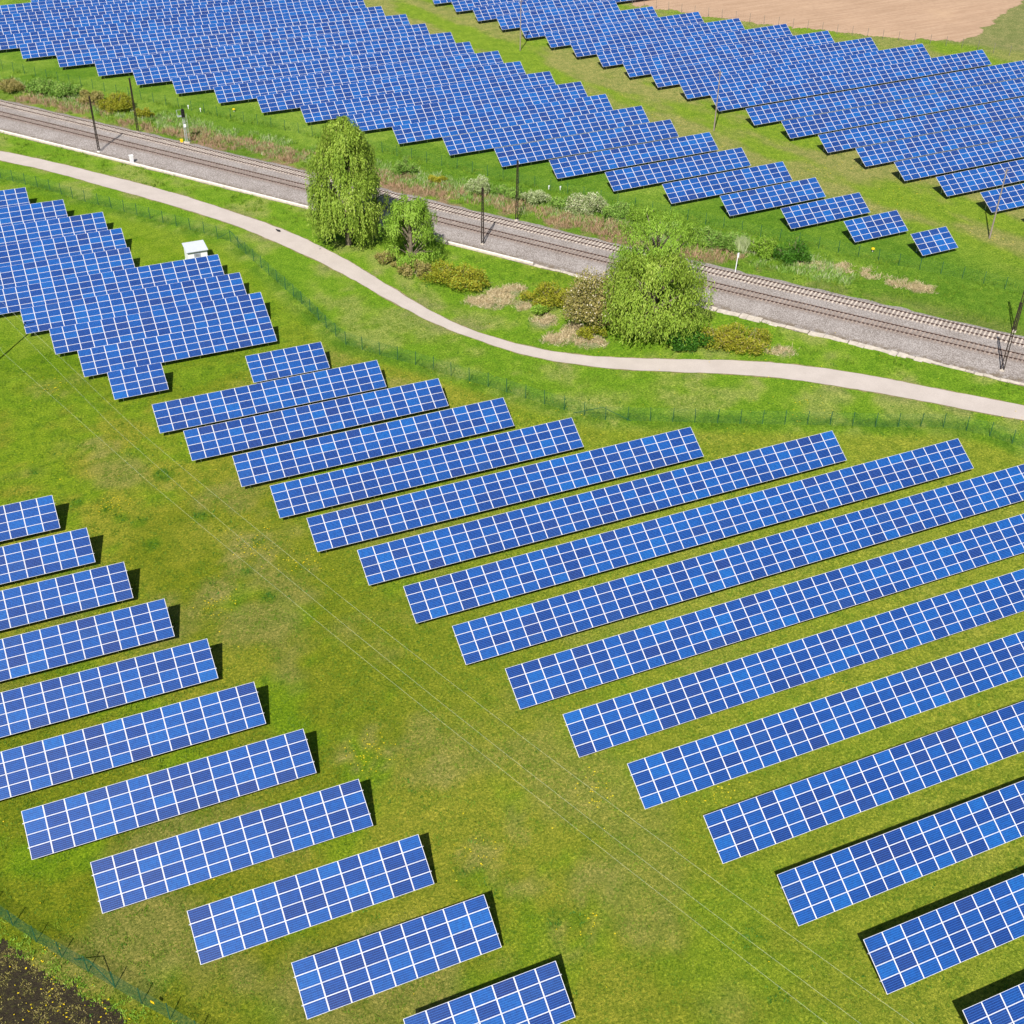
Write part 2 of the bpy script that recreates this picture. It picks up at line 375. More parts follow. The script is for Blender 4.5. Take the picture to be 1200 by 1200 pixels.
t = NT('dry_ploughed_soil'); P = t.pos()
a = t.noise(.06, 4, .6, P); b = t.noise(1.2, 5, .7, P); r = t.noise(1.0, 3, .6, t.pos((.09, 1.3, 1)))
c = t.mix(.5, t.ramp(a, [(.3, (.33, .22, .145, 1)), (.55, (.41, .275, .185, 1)), (.7, (.50, .345, .22, 1))]), t.ramp(b, [(.3, (.28, .185, .125, 1)), (.7, (.48, .33, .225, 1))]))
c = t.mix(.25, c, t.ramp(r, [(.35, (.33, .20, .12, 1)), (.65, (.60, .42, .29, 1))]))
t.bsdf(c, .95, 0, .1, bump=b, bstr=.6, bdist=.1); M_SOIL = t.m
BR = [(140, 300), (151.2, 280), (153.5, 274.5), (159.7, 266.8), (162.6, 261.5), (170.7, 251.5), (180.5, 239.5), (189.2, 231.8), (199.2, 221.5), (206.5, 219.6), (213.2, 223.3), (224.9, 230), (235.5, 236.4), (250, 246), (290, 280), (290, 400), (120, 400)]
def inpoly(x, y, poly):
    r = np.zeros(x.shape, bool); n = len(poly)
    for i in range(n):
        x1, y1 = poly[i]; x2, y2 = poly[(i + 1) % n]
        if y1 == y2: continue
        cnd = ((y1 > y) != (y2 > y)) & (x < (x2 - x1) * (y - y1) / (y2 - y1) + x1); r ^= cnd
    return r
patch('ploughed_field', lambda x, y: inpoly(x + (fbm(x, y, 3, 91, 3) - .5) * 3.5, y + (fbm(x, y, 3, 95, 3) - .5) * 3.5, BR), 118, 292, 200, 400, .6, M_SOIL, .012)

t = NT('dark_tilled_soil'); P = t.pos()
a = t.noise(2.2, 5, .7, P); b = t.noise(9, 4, .7, P); w = t.step(t.noise(3.4, 4, .7, P), .52, .66)
c = t.mix(.5, t.ramp(a, [(.3, (.012, .010, .008, 1)), (.7, (.075, .062, .035, 1))]), t.ramp(b, [(.3, (.008, .007, .005, 1)), (.75, (.07, .052, .036, 1))]))
c = t.mix(t.math('MULTIPLY', w, .7), c, (.085, .085, .022, 1))
t.bsdf(c, .95, 0, .1, bump=t.math('ADD', a, b), bstr=1.0, bdist=.15); M_DARK = t.m
SO = [(-40, 95), (-11.6, 68.2), (-9.2, 65.6), (-7.9, 63.1), (-6.3, 61.6), (-5.5, 60.0), (-4.5, 59.1), (-3.6, 57.8), (-2.6, 56.2), (2, 48), (-60, 30)]
patch('tilled_soil', lambda x, y: inpoly(x + (fbm(x, y, .9, 101, 3) - .5) * 1.3, y + (fbm(x, y, .9, 105, 3) - .5) * 1.3, SO), -28, 0, 44, 84, .22, M_DARK, .014)

# ------------------------------------------------------------------ railway bed
t = NT('grey_ballast'); P = t.pos()
vo = t.n('ShaderNodeTexVoronoi', {'Scale': 9.0}, feature='F1'); t.L(P, vo.inputs['Vector'])
st = t.ramp(vo.outputs['Color'], [(.15, (.15, .13, .12, 1)), (.5, (.31, .275, .26, 1)), (.85, (.60, .55, .53, 1))])
lg = t.noise(.25, 4, .6, P)
c = t.mix(.45, st, t.ramp(lg, [(.3, (.22, .185, .16, 1)), (.7, (.38, .34, .32, 1))]))
at = t.attr('off').outputs['Fac']        # distance from the axis: oily brown under the tracks, bare slope outside
rust = t.math('MAXIMUM', t.math('MULTIPLY', t.step(at, .75, 1.9), t.step(at, 3.9, 2.9)), t.math('MULTIPLY', t.step(at, -4.2, -3.1), t.step(at, -.9, -1.9)))
c = t.mix(t.math('MULTIPLY', rust, .40), c, (.21, .155, .125, 1))
edge = t.math('MULTIPLY', t.step(at, -6.3, -7.6), t.step(t.noise(1.1, 4, .65, P), .35, .6))
c = t.mix(t.math('MULTIPLY', edge, .8), c, (.17, .13, .085, 1))
t.bsdf(c, .92, 0, .15, bump=vo.outputs['Distance'], bstr=1.0, bdist=.08); M_BALLAST = t.m
prof = [(4.75, .0), (4.3, .06), (3.7, .24), (3.3, .30), (2.36, .30), (1.2, .30), (.2, .26), (-.9, .30), (-1.94, .30), (-3.2, .30), (-4.6, .28), (-5.6, .16), (-6.8, .08), (-7.6, .05), (-8.15, .035), (-8.6, .0)]
PROFILE_DONE = True
V = []; OFF = []; srange = np.arange(-190, 200, 1.0)
for s in srange:
    for q, (o_, z) in enumerate(prof):
        wob = (fbm(np.array([s]), np.array([o_ * 3.0]), 2.5, 111, 3)[0] - .5) * (1.1 if q in (0, 1) else (.5 if q >= len(prof) - 2 else .15))
        x, y = rail_xy(s, o_ + wob); V.append((x, y, gzf(x) + z + .015)); OFF.append(o_)
w = len(prof); F = [(r*w + k, r*w + k + 1, (r+1)*w + k + 1, (r+1)*w + k) for r in range(len(srange) - 1) for k in range(w - 1)]
tag(link('railway_bed', mesh_np('railway_bed', np.array(V), np.array(F)[:, ::-1], M_BALLAST, {'off': ('POINT', np.array(OFF))})), kind='structure')

TABLES = [('A',-5.82,206.80,8), ('A',-5.94,199.52,11), ('A',-5.96,192.26,14), ('A',-7.70,185.08,16), ('A',-7.81,177.73,16), ('A',-7.98,170.48,23),
('A',1.86,163.44,18), ('A',4.72,156.25,17), ('A',7.28,148.91,15), ('A',9.86,141.91,4), ('L',-13.24,117.59,8), ('L',-14.06,110.24,10),
('L',-14.84,103.00,12), ('L',-15.57,95.72,14), ('L',-16.38,88.41,16), ('L',-17.14,81.07,18), ('L',-8.00,73.76,14), ('L',-3.70,66.47,13),
('L',2.20,59.14,11), ('L',8.14,51.83,9), ('L',14.04,44.52,7), ('R',26.70,139.43,6), ('R',13.52,132.16,17), ('R',15.77,124.94,19),
('R',19.76,117.64,20), ('R',22.14,110.31,22), ('R',24.19,103.06,28), ('R',27.42,95.79,35), ('R',29.83,88.50,41), ('R',32.12,81.17,45),
('R',34.45,73.86,40), ('R',36.81,66.57,35), ('R',39.34,59.26,29), ('R',42.41,51.92,23), ('R',44.68,44.64,18), ('R',47.33,37.22,12),
('R',50.27,29.75,7), ('B',128.37,136.02,4), ('B',121.99,144.13,6), ('B',115.84,152.30,9), ('B',109.69,160.49,11), ('B',103.61,168.61,14),
('B',97.38,177.05,16), ('B',91.11,185.74,19), ('B',84.59,194.36,21), ('B',78.24,202.97,24), ('B',71.77,211.64,26), ('B',65.62,220.21,29),
('B',59.41,228.45,31), ('B',53.24,236.74,33), ('B',46.88,245.06,36), ('B',40.47,253.37,38), ('B',34.32,261.51,41), ('B',28.18,269.86,43),
('B',21.72,278.53,46), ('B',15.40,286.99,48), ('B',6.84,295.04,52), ('B',8.38,303.09,50), ('B',8.25,311.14,49), ('B',9.79,319.19,47),
('B',22.10,327.24,18), ('C',150.62,136.00,7), ('C',148.32,144.05,10), ('C',146.02,152.19,16), ('C',143.78,160.35,22), ('C',141.62,168.25,27),
('C',139.43,176.32,33), ('C',137.34,184.88,39), ('C',135.08,193.33,45), ('C',132.97,202.49,39), ('C',131.06,211.06,35), ('C',129.10,219.33,32),
('C',126.96,227.21,30), ('C',125.01,235.35,28), ('C',122.96,243.49,25), ('C',120.75,251.65,23), ('C',118.49,259.90,20), ('C',116.32,268.01,18),
('C',113.98,276.49,37), ('C',112.19,285.47,27), ('C',109.92,293.75,18), ('C',107.62,301.85,14), ('C',105.32,309.95,14), ('C',103.02,318.05,14),
]

# ------------------------------------------------------------------ shared materials
M_ALU = simple('brushed_aluminium', (.66, .65, .68), .45, .0, .4, .08)
M_STEEL = simple('galvanised_steel', (.45, .46, .48), .45, .6, .5, .15)
M_BACK = simple('module_backsheet', (.25, .25, .27), .7)
M_GREENFOOT = simple('green_post_foot', (.02, .22, .13), .6)

t = NT('solar_glass')
uv = t.n('ShaderNodeTexCoord').outputs['UV']; sx = t.n('ShaderNodeSeparateXYZ'); t.L(uv, sx.inputs[0]); u_, v_ = sx.outputs[0], sx.outputs[1]
rnd = t.math('FRACT', t.math('ADD', t.n('ShaderNodeObjectInfo').outputs['Random'], t.attr('mv').outputs['Fac']))
rnd2 = t.math('FRACT', t.math('MULTIPLY', rnd, 7.31))
base = t.ramp(rnd, [(0, (.001, .018, .130, 1)), (.2, (.0, .026, .165, 1)), (.5, (.0, .040, .205, 1)), (.85, (.0, .052, .240, 1)), (1, (.0, .070, .280, 1))])
base = t.mix(t.math('MULTIPLY', t.step(rnd2, .86, .89), .6), base, (.008, .014, .100, 1))
cu = t.math('MULTIPLY', u_, 10.0); cv = t.math('MULTIPLY', v_, 6.0)
cellu = t.math('FLOOR', cu); cellv = t.math('FLOOR', cv)
wn_ = t.n('ShaderNodeTexWhiteNoise', noise_dimensions='3D'); cx = t.n('ShaderNodeCombineXYZ'); t.L(cellu, cx.inputs[0]); t.L(cellv, cx.inputs[1]); t.L(t.math('MULTIPLY', rnd, 91.7), cx.inputs[2]); t.L(cx.outputs[0], wn_.inputs[0])
base = t.mix(1.0, base, t.ramp(wn_.outputs['Value'], [(0, (.80, .80, .84, 1)), (1, (1.22, 1.22, 1.16, 1))]), 'MULTIPLY')
fu = t.math('ABSOLUTE', t.math('SUBTRACT', t.math('FRACT', cu), .5)); fv = t.math('ABSOLUTE', t.math('SUBTRACT', t.math('FRACT', cv), .5))
gap = t.math('MAXIMUM', t.math('MULTIPLY', t.step(fu, .475, .485), .5), t.step(fv, .44, .46))
bus = t.step(t.math('ABSOLUTE', t.math('SUBTRACT', fv, .22)), .030, .018)
line = t.math('MAXIMUM', gap, t.math('MULTIPLY', bus, .25))
base = t.mix(t.math('MULTIPLY', line, .75), base, (.08, .24, .66, 1))
p = t.bsdf(base, .6, 0, .12, Coat_Weight=.62, Coat_Roughness=.35, Coat_IOR=1.5); M_GLASS = t.m

# ------------------------------------------------------------------ solar tables
MODW, MODH = 1.67, 1.01; TILT = math.radians(30.359); H0 = .80
ct, st_ = math.cos(TILT), math.sin(TILT)
def module_geo():
    """one framed module: white frame, glass with white margin; returns verts, quads, material ids, uv"""
    w, h = MODW - .014, MODH - .014; fr = .032; V = []; Fc = []; Mi = []; UV = []
    def quad(p, m, uv=None): n = len(V); V.extend(p); Fc.append((n, n+1, n+2, n+3)); Mi.append(m); UV.extend(uv or [(0, 0)] * 4)
    z1, z2, zb = .035, .032, 0.0; x0, y0, x1, y1 = .007, .007, .007 + w, .007 + h
    gx = fr + .008; gy = fr - .008
    quad([(x0+gx, y0+gy, z2), (x1-gx, y0+gy, z2), (x1-gx, y1-gy, z2), (x0+gx, y1-gy, z2)], 1, [(0, 0), (1, 0), (1, 1), (0, 1)])
    quad([(x0, y0, z1), (x1, y0, z1), (x1-gx, y0+gy, z1), (x0+gx, y0+gy, z1)], 0)
    quad([(x1, y0, z1), (x1, y1, z1), (x1-gx, y1-gy, z1), (x1-gx, y0+gy, z1)], 0)
    quad([(x1, y1, z1), (x0, y1, z1), (x0+gx, y1-gy, z1), (x1-gx, y1-gy, z1)], 0)
    quad([(x0, y1, z1), (x0, y0, z1), (x0+gx, y0+gy, z1), (x0+gx, y1-gy, z1)], 0)
    for a, b in (((x0, y0), (x1, y0)), ((x1, y0), (x1, y1)), ((x1, y1), (x0, y1)), ((x0, y1), (x0, y0))):
        quad([(a[0], a[1], zb), (b[0], b[1], zb), (b[0], b[1], z1), (a[0], a[1], z1)], 0)
    quad([(x0, y1, zb), (x1, y1, zb), (x1, y0, zb), (x0, y0, zb)], 2)
    return V, Fc, Mi, UV
MV, MF, MM, MUV = module_geo()
def modules_mesh(name, places):
    """places: (dx, dy, rnd) in the tilted plane"""
    V = []; F = []; Mi = []; UV = []; rn = []
    for dx, dy, r in places:
        n = len(V); V += [(x + dx, y + dy, z) for x, y, z in MV]; F += [tuple(i + n for i in f) for f in MF]; Mi += MM; UV += MUV; rn += [r] * len(MF)
    me = bpy.data.meshes.new(name); me.from_pydata(V, [], F)
    for m in (M_ALU, M_GLASS, M_BACK): me.materials.append(m)
    me.polygons.foreach_set('material_index', Mi)
    l = me.uv_layers.new(name='UVMap'); l.data.foreach_set('uv', np.array(UV, np.float32).ravel())
    a = me.attributes.new('mv', 'FLOAT', 'FACE'); a.data.foreach_set('value', rn); me.update(); return me
MODULE = modules_mesh('solar_module', [(0, 0, 0.0)])
_m = MB(); _m.mat(M_STEEL).box((0, 0, .45), (.09, .09, .90)); _m.box((0, 0, .93), (.16, .10, .06)); POST_F = _m.mesh('support_post')
_m = MB(); _m.mat(M_STEEL).box((0, 0, 1.03), (.10, .10, 2.06)); _m.box((0, 0, 2.09), (.18, .12, .06)); _m.mat(M_GREENFOOT).box((0, 0, .04), (.22, .22, .22)); POST_R = _m.mesh('support_post')
def frame_mesh(n):
    m = MB(); m.mat(M_STEEL); L = n * MODW
    for q in (1.0, 3.02):                                  # purlins run just past the ends
        m.box((L / 2, q, -.035), (L + .20, .07, .065))
    for k in range(max(2, round(n / 3) + 1)):
        x = .5 + (L - 1.0) * k / max(1, round(n / 3)); m.box((x, 2.0, -.11), (.06, 3.5, .08))
    return m.mesh('support_frame')
FRAMES = {}
ORD = ['first', 'second', 'third', 'fourth', 'fifth', 'sixth', 'seventh', 'eighth', 'ninth', 'tenth', 'eleventh', 'twelfth', 'thirteenth', 'fourteenth', 'fifteenth', 'sixteenth', 'seventeenth', 'eighteenth', 'nineteenth', 'twentieth', 'twenty-first', 'twenty-second', 'twenty-third', 'twenty-fourth']
LAB = {'A': 'blue solar array in stepped upper left block below the footpath, %s row from the back',
       'L': 'blue solar array in lower left block, %s row down from the top',
       'R': 'blue solar array in the big central block, %s row counted from the lone six-panel array',
       'B': 'blue solar array in middle field beyond the railway, %s row from its four-panel tip',
       'C': 'blue solar array in far right field by the ploughed soil, %s row from its bottom'}
GRP = {'A': 'solar arrays of the upper left block', 'L': 'solar arrays of the lower left block', 'R': 'solar arrays of the central block', 'B': 'solar arrays in the middle field beyond the railway', 'C': 'solar arrays in the far right field'}
SPECIAL = {('A', 9): 'small solar array four panels long at the front tip of the upper left block',
           ('A', 5): 'blue solar array whose top edge hides the foot of the white kiosk',
           ('R', 0): 'lone solar array six panels long above the long central rows',
           ('B', 0): 'tiny solar array four panels long at the tip beyond the railway',
           ('B', 1): 'short solar array six panels long beside the tiny four-panel one beyond the railway',
           ('L', 10): 'solar array seven panels long cut off by the bottom edge of the photo'}
cnt = {}
for (fld, tx, ty, n) in TABLES:
    k = cnt.get(fld, 0); cnt[fld] = k + 1
    z0, z1 = gzf(tx), gzf(tx + n * MODW); sl = math.atan2(z1 - z0, n * MODW)
    root = empty('solar_array', (tx, ty, z0), (0, -sl, 0))
    tag(root, SPECIAL.get((fld, k), LAB[fld] % ORD[k]), 'solar array', GRP[fld])
    jt = random.uniform(-.0035, .0035)
    cells = []
    for c_ in range(n):
        for r_ in range(4):
            wx, wy, wz = tx + (c_ + .5) * MODW, ty + (r_ + .5) * MODH * ct, z0 + (c_ + .5) * MODW * math.tan(sl) + H0 + (r_ + .5) * MODH * st_
            px, py = project(wx, wy, wz); inside = (-.02 < px < 1.02 and -.02 < py < 1.02)
            cells.append(((0 if inside else 1e6) + math.dist((wx, wy, wz), (0, 0, CAM_H)), c_, r_))
    cells.sort(); near = cells[:100]; rest = cells[100:]
    for _, c_, r_ in near:
        o = link('solar_module', MODULE, root, (c_ * MODW, r_ * MODH * ct, H0 + r_ * MODH * st_), (TILT + jt + random.uniform(-.003, .003), random.uniform(-.002, .002), 0))
    if rest:
        o = link('solar_module_rows', modules_mesh('solar_module_rows', [(c_ * MODW, r_ * MODH, random.random()) for _, c_, r_ in rest]), root, (0, 0, H0), (TILT, 0, 0)); o['kind'] = 'stuff'
    if n not in FRAMES: FRAMES[n] = frame_mesh(n)
    link('support_frame', FRAMES[n], root, (0, 0, H0), (TILT, 0, 0))
    q = max(1, round(n / 3))
    for i_ in range(q + 1):
        x = 1.1 + (n * MODW - 2.2) * i_ / q
        link('support_post', POST_F, root, (x, .62, .03)); link('support_post', POST_R, root, (x, 2.62, -.04))

# ------------------------------------------------------------------ railway tracks
M_RAIL = simple('rusty_rail', (.070, .038, .030), .6, .2, .4, .2)
M_RAILTOP = simple('worn_rail_head', (.16, .12, .11), .4, .5, .5, .1)
M_SLEEP_C = simple('concrete_sleeper', (.50, .43, .37), .9, 0, .2, .3, 1.2)
M_SLEEP_W = simple('dark_wooden_sleeper', (.31, .25, .215), .9, 0, .1, .3, 1.5)
def track(off, m_s, label):
    root = empty('railway_track', (*rail_xy(0, off), gzf(70) + .30)); tag(root, label, 'railway track')
    ox, oy, oz = root.location
    for sd_ in (-.76, .76):
        m = MB(); pts = [rail_xy(s, off + sd_) for s in np.arange(-185, 190, 3.0)]
        for a, b in zip(pts[:-1], pts[1:]):
            za, zb = gzf(a[0]) + .30 + .17, gzf(b[0]) + .30 + .17
            A, B = Vector((a[0]-ox, a[1]-oy, za-oz)), Vector((b[0]-ox, b[1]-oy, zb-oz)); d = (B - A).normalized(); B = B + d * .0
            m.mat(M_RAIL).bar(A - Vector((0, 0, .02)), B - Vector((0, 0, .02)), .075, .04)
            m.bar(A - Vector((0, 0, .09)), B - Vector((0, 0, .09)), .03, .11); m.bar(A - Vector((0, 0, .145)), B - Vector((0, 0, .145)), .15, .022)
            m.mat(M_RAILTOP).bar(A + Vector((0, 0, .003)), B + Vector((0, 0, .003)), .045, .008)
        m.build('rail', parent=root)
    # bars are laid with their local y sideways, so the profile is symmetric either way
    sm = MB(); sm.box((0, 0, 0), (.25, 2.5, .18)); sm.box((0, .76, .10), (.20, .34, .03)); sm.box((0, -.76, .10), (.20, .34, .03)); SL = sm.mesh('sleeper', m_s)
    al = []
    for s in np.arange(-183, 188, .6):
        x, y = rail_xy(s, off); x2, y2 = rail_xy(s + .5, off); px, py = project(x, y, gzf(x) + .3)
        al.append(((0 if (-.01 < px < 1.01 and -.01 < py < 1.01) else 1e6) + math.dist((x, y, gzf(x)), (0, 0, CAM_H)), x, y, math.atan2(y2 - y, x2 - x)))
    al.sort()
    for _, x, y, a in al[:100]:
        link('sleeper', SL, root, (x - ox, y - oy, gzf(x) + .285 - oz + random.uniform(-.01, .01)), (0, 0, a + random.uniform(-.012, .012)))
    m = MB()
    for _, x, y, a in al[100:]:
        M = Matrix.Rotation(a, 3, 'Z'); m.box((x - ox, y - oy, gzf(x) + .285 - oz), (.25, 2.5, .18), M)
    o = m.build('sleeper_rows', m_s, root); o['kind'] = 'stuff'
track(2.36, M_SLEEP_C, 'far railway track with pale concrete sleepers, nearer the upper solar fields')
track(-1.94, M_SLEEP_W, 'near railway track with dark sleepers sunk in ballast, nearer the footpath')

# cable trough: solid pale lids in the west, loose broken slabs further east
M_CONC = simple('pale_concrete', (.78, .74, .70), .85, 0, .2, .08, 1.5)
M_CONC2 = simple('weathered_concrete', (.52, .46, .39), .9, 0, .2, .2, 1.5)
root = empty('cable_trough', (*rail_xy(-60, -8.3), 0)); tag(root, 'long unbroken white concrete cable trough between ballast and grass, left half', 'cable trough')
m = MB(); lids = MB()
for s in np.arange(-150, 18, 1.0):
    (x, y), (x2, y2) = rail_xy(s, -8.3), rail_xy(s + 1.0, -8.3)
    A = Vector((x, y, .05 + gzf(x))) - root.location; B = Vector((x2, y2, .05 + gzf(x2))) - root.location
    m.bar(A, B, .30, .44); lids.bar(A + (B - A) * .012 + Vector((0, 0, .155)), B - (B - A) * .012 + Vector((0, 0, .155)), .045, .50)
m.build('trough_body', M_CONC2, root); lids.build('trough_lid_row', M_CONC, root)
root = empty('concrete_edging', (*rail_xy(60, -8.4), gzf(108))); tag(root, 'broken beige concrete edging slabs along the ballast, right half', 'edging')
bxx = MB(); bxx.box((0, 0, 0), (1, 1, 1)); SLAB = bxx.mesh('slab', M_CONC2); k = 0
for s in np.arange(19, 128, 1.12):
    x, y = rail_xy(s + random.uniform(-.1, .1), -8.3 + random.uniform(-.12, .12)); x2, y2 = rail_xy(s + .5, -8.3); x1, y1 = rail_xy(s, -8.3)
    if random.random() < .05 or k >= 99: continue
    o = link('slab', SLAB, root, (x - root.location.x, y - root.location.y, gzf(x) + .07 - root.location.z), (random.uniform(-.05, .05), random.uniform(-.06, .06), math.atan2(y2 - y1, x2 - x1) + random.uniform(-.08, .08)))
    wide = .62 + (.75 if 42 < s < 78 else 0) * random.uniform(.4, 1)
    o.scale = (random.uniform(.95, 1.3), wide * random.uniform(.55, 1.15), .10); k += 1

# ------------------------------------------------------------------ fences
M_FGREEN = simple('green_fence_paint', (.018, .095, .045), .6, 0, .3, .2)
M_WIRE = simple('green_fence_wire', (.020, .150, .085), .6, 0, .3, .2)
M_WIRE2 = simple('dark_green_fence_wire', (.008, .085, .040), .6, 0, .3, .2)
M_GREYPOST = simple('grey_fence_post', (.16, .15, .13), .8)
M_PALEPOST = simple('pale_grey_post', (.42, .42, .40), .8)
def fence(name, label, pts, step, h, vstep, hstep, mp, mw, wr=.004, pr=.035, both=True, struts=()):
    R_ = resample(pts, step); root = empty(name, (R_[0][0], R_[0][1], gzf(R_[0][0]))); tag(root, label, 'fence'); O = root.location.copy()
    pm = MB(); pm.tube([(0, 0, -.05), (0, 0, h + .03)], pr, 6); pm.tube([(0, 0, h + .03), (0, 0, h + .06)], [pr * 1.3, pr * .5], 6); PM = pm.mesh('fence_post', mp)
    vis = sorted(range(len(R_)), key=lambda i: (0 if (-.03 < project(R_[i][0], R_[i][1], gzf(R_[i][0]))[0] < 1.03 and -.03 < project(R_[i][0], R_[i][1], gzf(R_[i][0]))[1] < 1.03) else 1))[:99]
    for i in sorted(vis):
        x, y = R_[i]; link('fence_post', PM, root, (x - O.x, y - O.y, gzf(x) - O.z), (random.uniform(-.03, .03), random.uniform(-.03, .03), 0))
    for (sx_, sy_, ax, ay) in struts:
        m = MB(); m.bar((sx_ - O.x, sy_ - O.y, h * .93 + gzf(sx_) - O.z), (ax - O.x, ay - O.y, gzf(ax) - O.z), .05); m.build('brace', mp, root)
    m = MB()
    def ribbon(A, B):
        d = (B - A).normalized(); n_ = d.cross(Vector((0, 0, 1))) if abs(d.z) < .9 else Vector((1, 0, 0)); n_ = n_.normalized() * wr; q = d.cross(n_).normalized() * wr
        b = len(m.v)
        for P_ in (A, B):
            for s_ in (n_, -n_ * .5 + q * .87, -n_ * .5 - q * .87): m.v.append(tuple(P_ + s_))
        for k_ in range(3):
            k2 = (k_ + 1) % 3; m.f.append((b + k_, b + k2, b + 3 + k2, b + 3 + k_)); m.m.append(0)
    for a, b in zip(R_[:-1], R_[1:]):
        A = Vector((a[0], a[1], gzf(a[0]))) - O; B = Vector((b[0], b[1], gzf(b[0]))) - O; L = (B - A).length
        zz = np.arange(.06, h + .001, hstep)
        for z in zz:
            sag = -.02 if z > h - .2 else 0; Z = Vector((0, 0, z)); M_ = (A + B) / 2 + Vector((0, 0, z + sag)); ribbon(A + Z, M_); ribbon(M_, B + Z)
        nv = int(L / vstep)
        for k_ in range(1, nv):
            P_ = A.lerp(B, k_ / nv); ribbon(P_ + Vector((0, 0, .04)), P_ + Vector((0, 0, h)))
    m.build('wire_mesh', mw, root); return root
fence('mesh_fence', 'long green mesh fence curving between the solar blocks and the pale footpath', FENCE_SOUTH, 2.75, 1.95, .14, .16, M_FGREEN, M_WIRE, .004, .045,
      struts=[(34.5, 183.63, 35.6, 181.1), (34.5, 183.63, 32.6, 185.6), (64.2, 115.9, 61.6, 118.7), (64.2, 115.9, 67.4, 114.3)])
fence('mesh_fence', 'thin green fence along the lower edge of the field beyond the railway', FENCE_NORTH, 3.1, 1.9, .30, .24, M_FGREEN, M_WIRE, .003, .045)
fence('wire_fence', 'grey post fence between the far right arrays and the ploughed soil', FENCE_FIELD, 3.4, 2.0, .5, .4, M_GREYPOST, M_GREYPOST, .003, .045)
fence('mesh_fence', 'dense green mesh fence beside dark soil in the bottom left corner', FENCE_CORNER, 2.7, 1.9, .06, .09, M_FGREEN, M_WIRE2, .0042, .04,
      struts=[(-5.21, 62.03, -6.3, 63.9), (-5.21, 62.03, -3.9, 60.4)])

# ------------------------------------------------------------------ poles along the railway and in the fields
M_MAST = simple('dark_rusted_mast', (.035, .024, .020), .7, .3, .3, .3)
M_GREYWOOD = simple('weathered_wood_pole', (.26, .21, .18), .9)
M_WHITE = simple('white_paint', (.82, .82, .84), .5, 0, .4, .04)
M_DARKMETAL = simple('black_metal', (.012, .012, .014), .5)
M_YEL = simple('yellow_paint', (.85, .55, .01), .5, 0, .4, .05)
def mast(x, y, h, label, foot):
    root = empty('railway_mast', (x, y, gzf(x))); tag(root, label, 'mast', 'masts along the railway')
    a = math.atan2(RD[1], RD[0]); m = MB(); M = Matrix.Rotation(a, 3, 'Z')
    for sd_ in (-1, 1):                                      # two tapering channels with lacing between them
        d = Vector((math.cos(a), math.sin(a), 0)) * sd_; b0 = d * .20; b1 = d * .09
        m.bar(Vector((b0.x, b0.y, .2)), Vector((b1.x, b1.y, h)), .11, .12)
    nl = 18
    for k in range(nl):
        z0, z1 = .3 + (h - .4) * k / nl, .3 + (h - .4) * (k + 1) / nl; q0 = .20 - .11 * k / nl; q1 = .20 - .11 * (k + 1) / nl; s_ = 1 if k % 2 else -1; d = Vector((math.cos(a), math.sin(a), 0))
        m.bar(d * q0 * s_ + Vector((0, 0, z0)), -d * q1 * s_ + Vector((0, 0, z1)), .05, .03)
    m.build('shaft', M_MAST, root)
    m = MB(); m.box((0, 0, h + .05), (.34, .16, .12), M); m.tube([(0, 0, h + .1), (0, 0, h + .32)], [.05, .03], 6); m.build('cap', M_MAST, root)
    m = MB(); m.box((0, 0, .10), (.55, .55, .26), M); m.build('foundation', M_CONC if foot else M_CONC2, root); return root
mast(21.76, 229.44, 9.8, 'dark lattice mast on a white footing, leftmost beside the near track', True)
mast(29.92, 236.85, 9.8, 'dark mast on the grass bank left of the signal, beyond the far track', False)
mast(70.01, 168.15, 9.1, 'dark mast below the near track, between the small willow and the big trees', False)
mast(78.51, 174.33, 9.9, 'dark mast beyond the far track whose top overlaps the solar arrays', False)
mast(117.22, 105.43, 9.8, 'dark mast at the right edge, footed below the near track', False)
mast(125.81, 113.0, 9.8, 'mast at the right edge, beyond the far track', False)
def upole(x, y, h, label, arm=.9):
    root = empty('utility_pole', (x, y, gzf(x))); tag(root, label, 'pole', 'wooden poles in the solar fields')
    m = MB(); m.tube([(0, 0, -.1), (0, 0, h * .5), (0, 0, h)], [.13, .11, .09], 8); m.build('shaft', M_GREYWOOD, root)
    m = MB(); m.box((0, 0, h - .35), (arm, .07, .08)); m.build('crossarm', M_GREYWOOD, root)
    for q in (-arm * .46, 0, arm * .46):
        m = MB(); m.tube([(q, 0, h - .30), (q, 0, h - .18)], [.025, .03], 6); m.build('insulator', M_WHITE, root)
    return root
upole(115.08, 255.3, 10.5, 'slim pale pole on the grass lane in front of the topmost far right arrays')
upole(128.13, 196.1, 11.0, 'slim pale pole on the grass lane, middle one of the three in the lane')
upole(142.9, 138.0, 11.2, 'slim pale pole near the right edge, standing before the lowest far arrays')
pole_l = upole(-2.3, 159.1, 9.8, 'wooden line pole just outside the left edge whose shadow falls on the grass', 2.4)
upole(46.9, 8.0, 9.8, 'wooden line pole below the bottom edge that carries the three wires', 2.4)
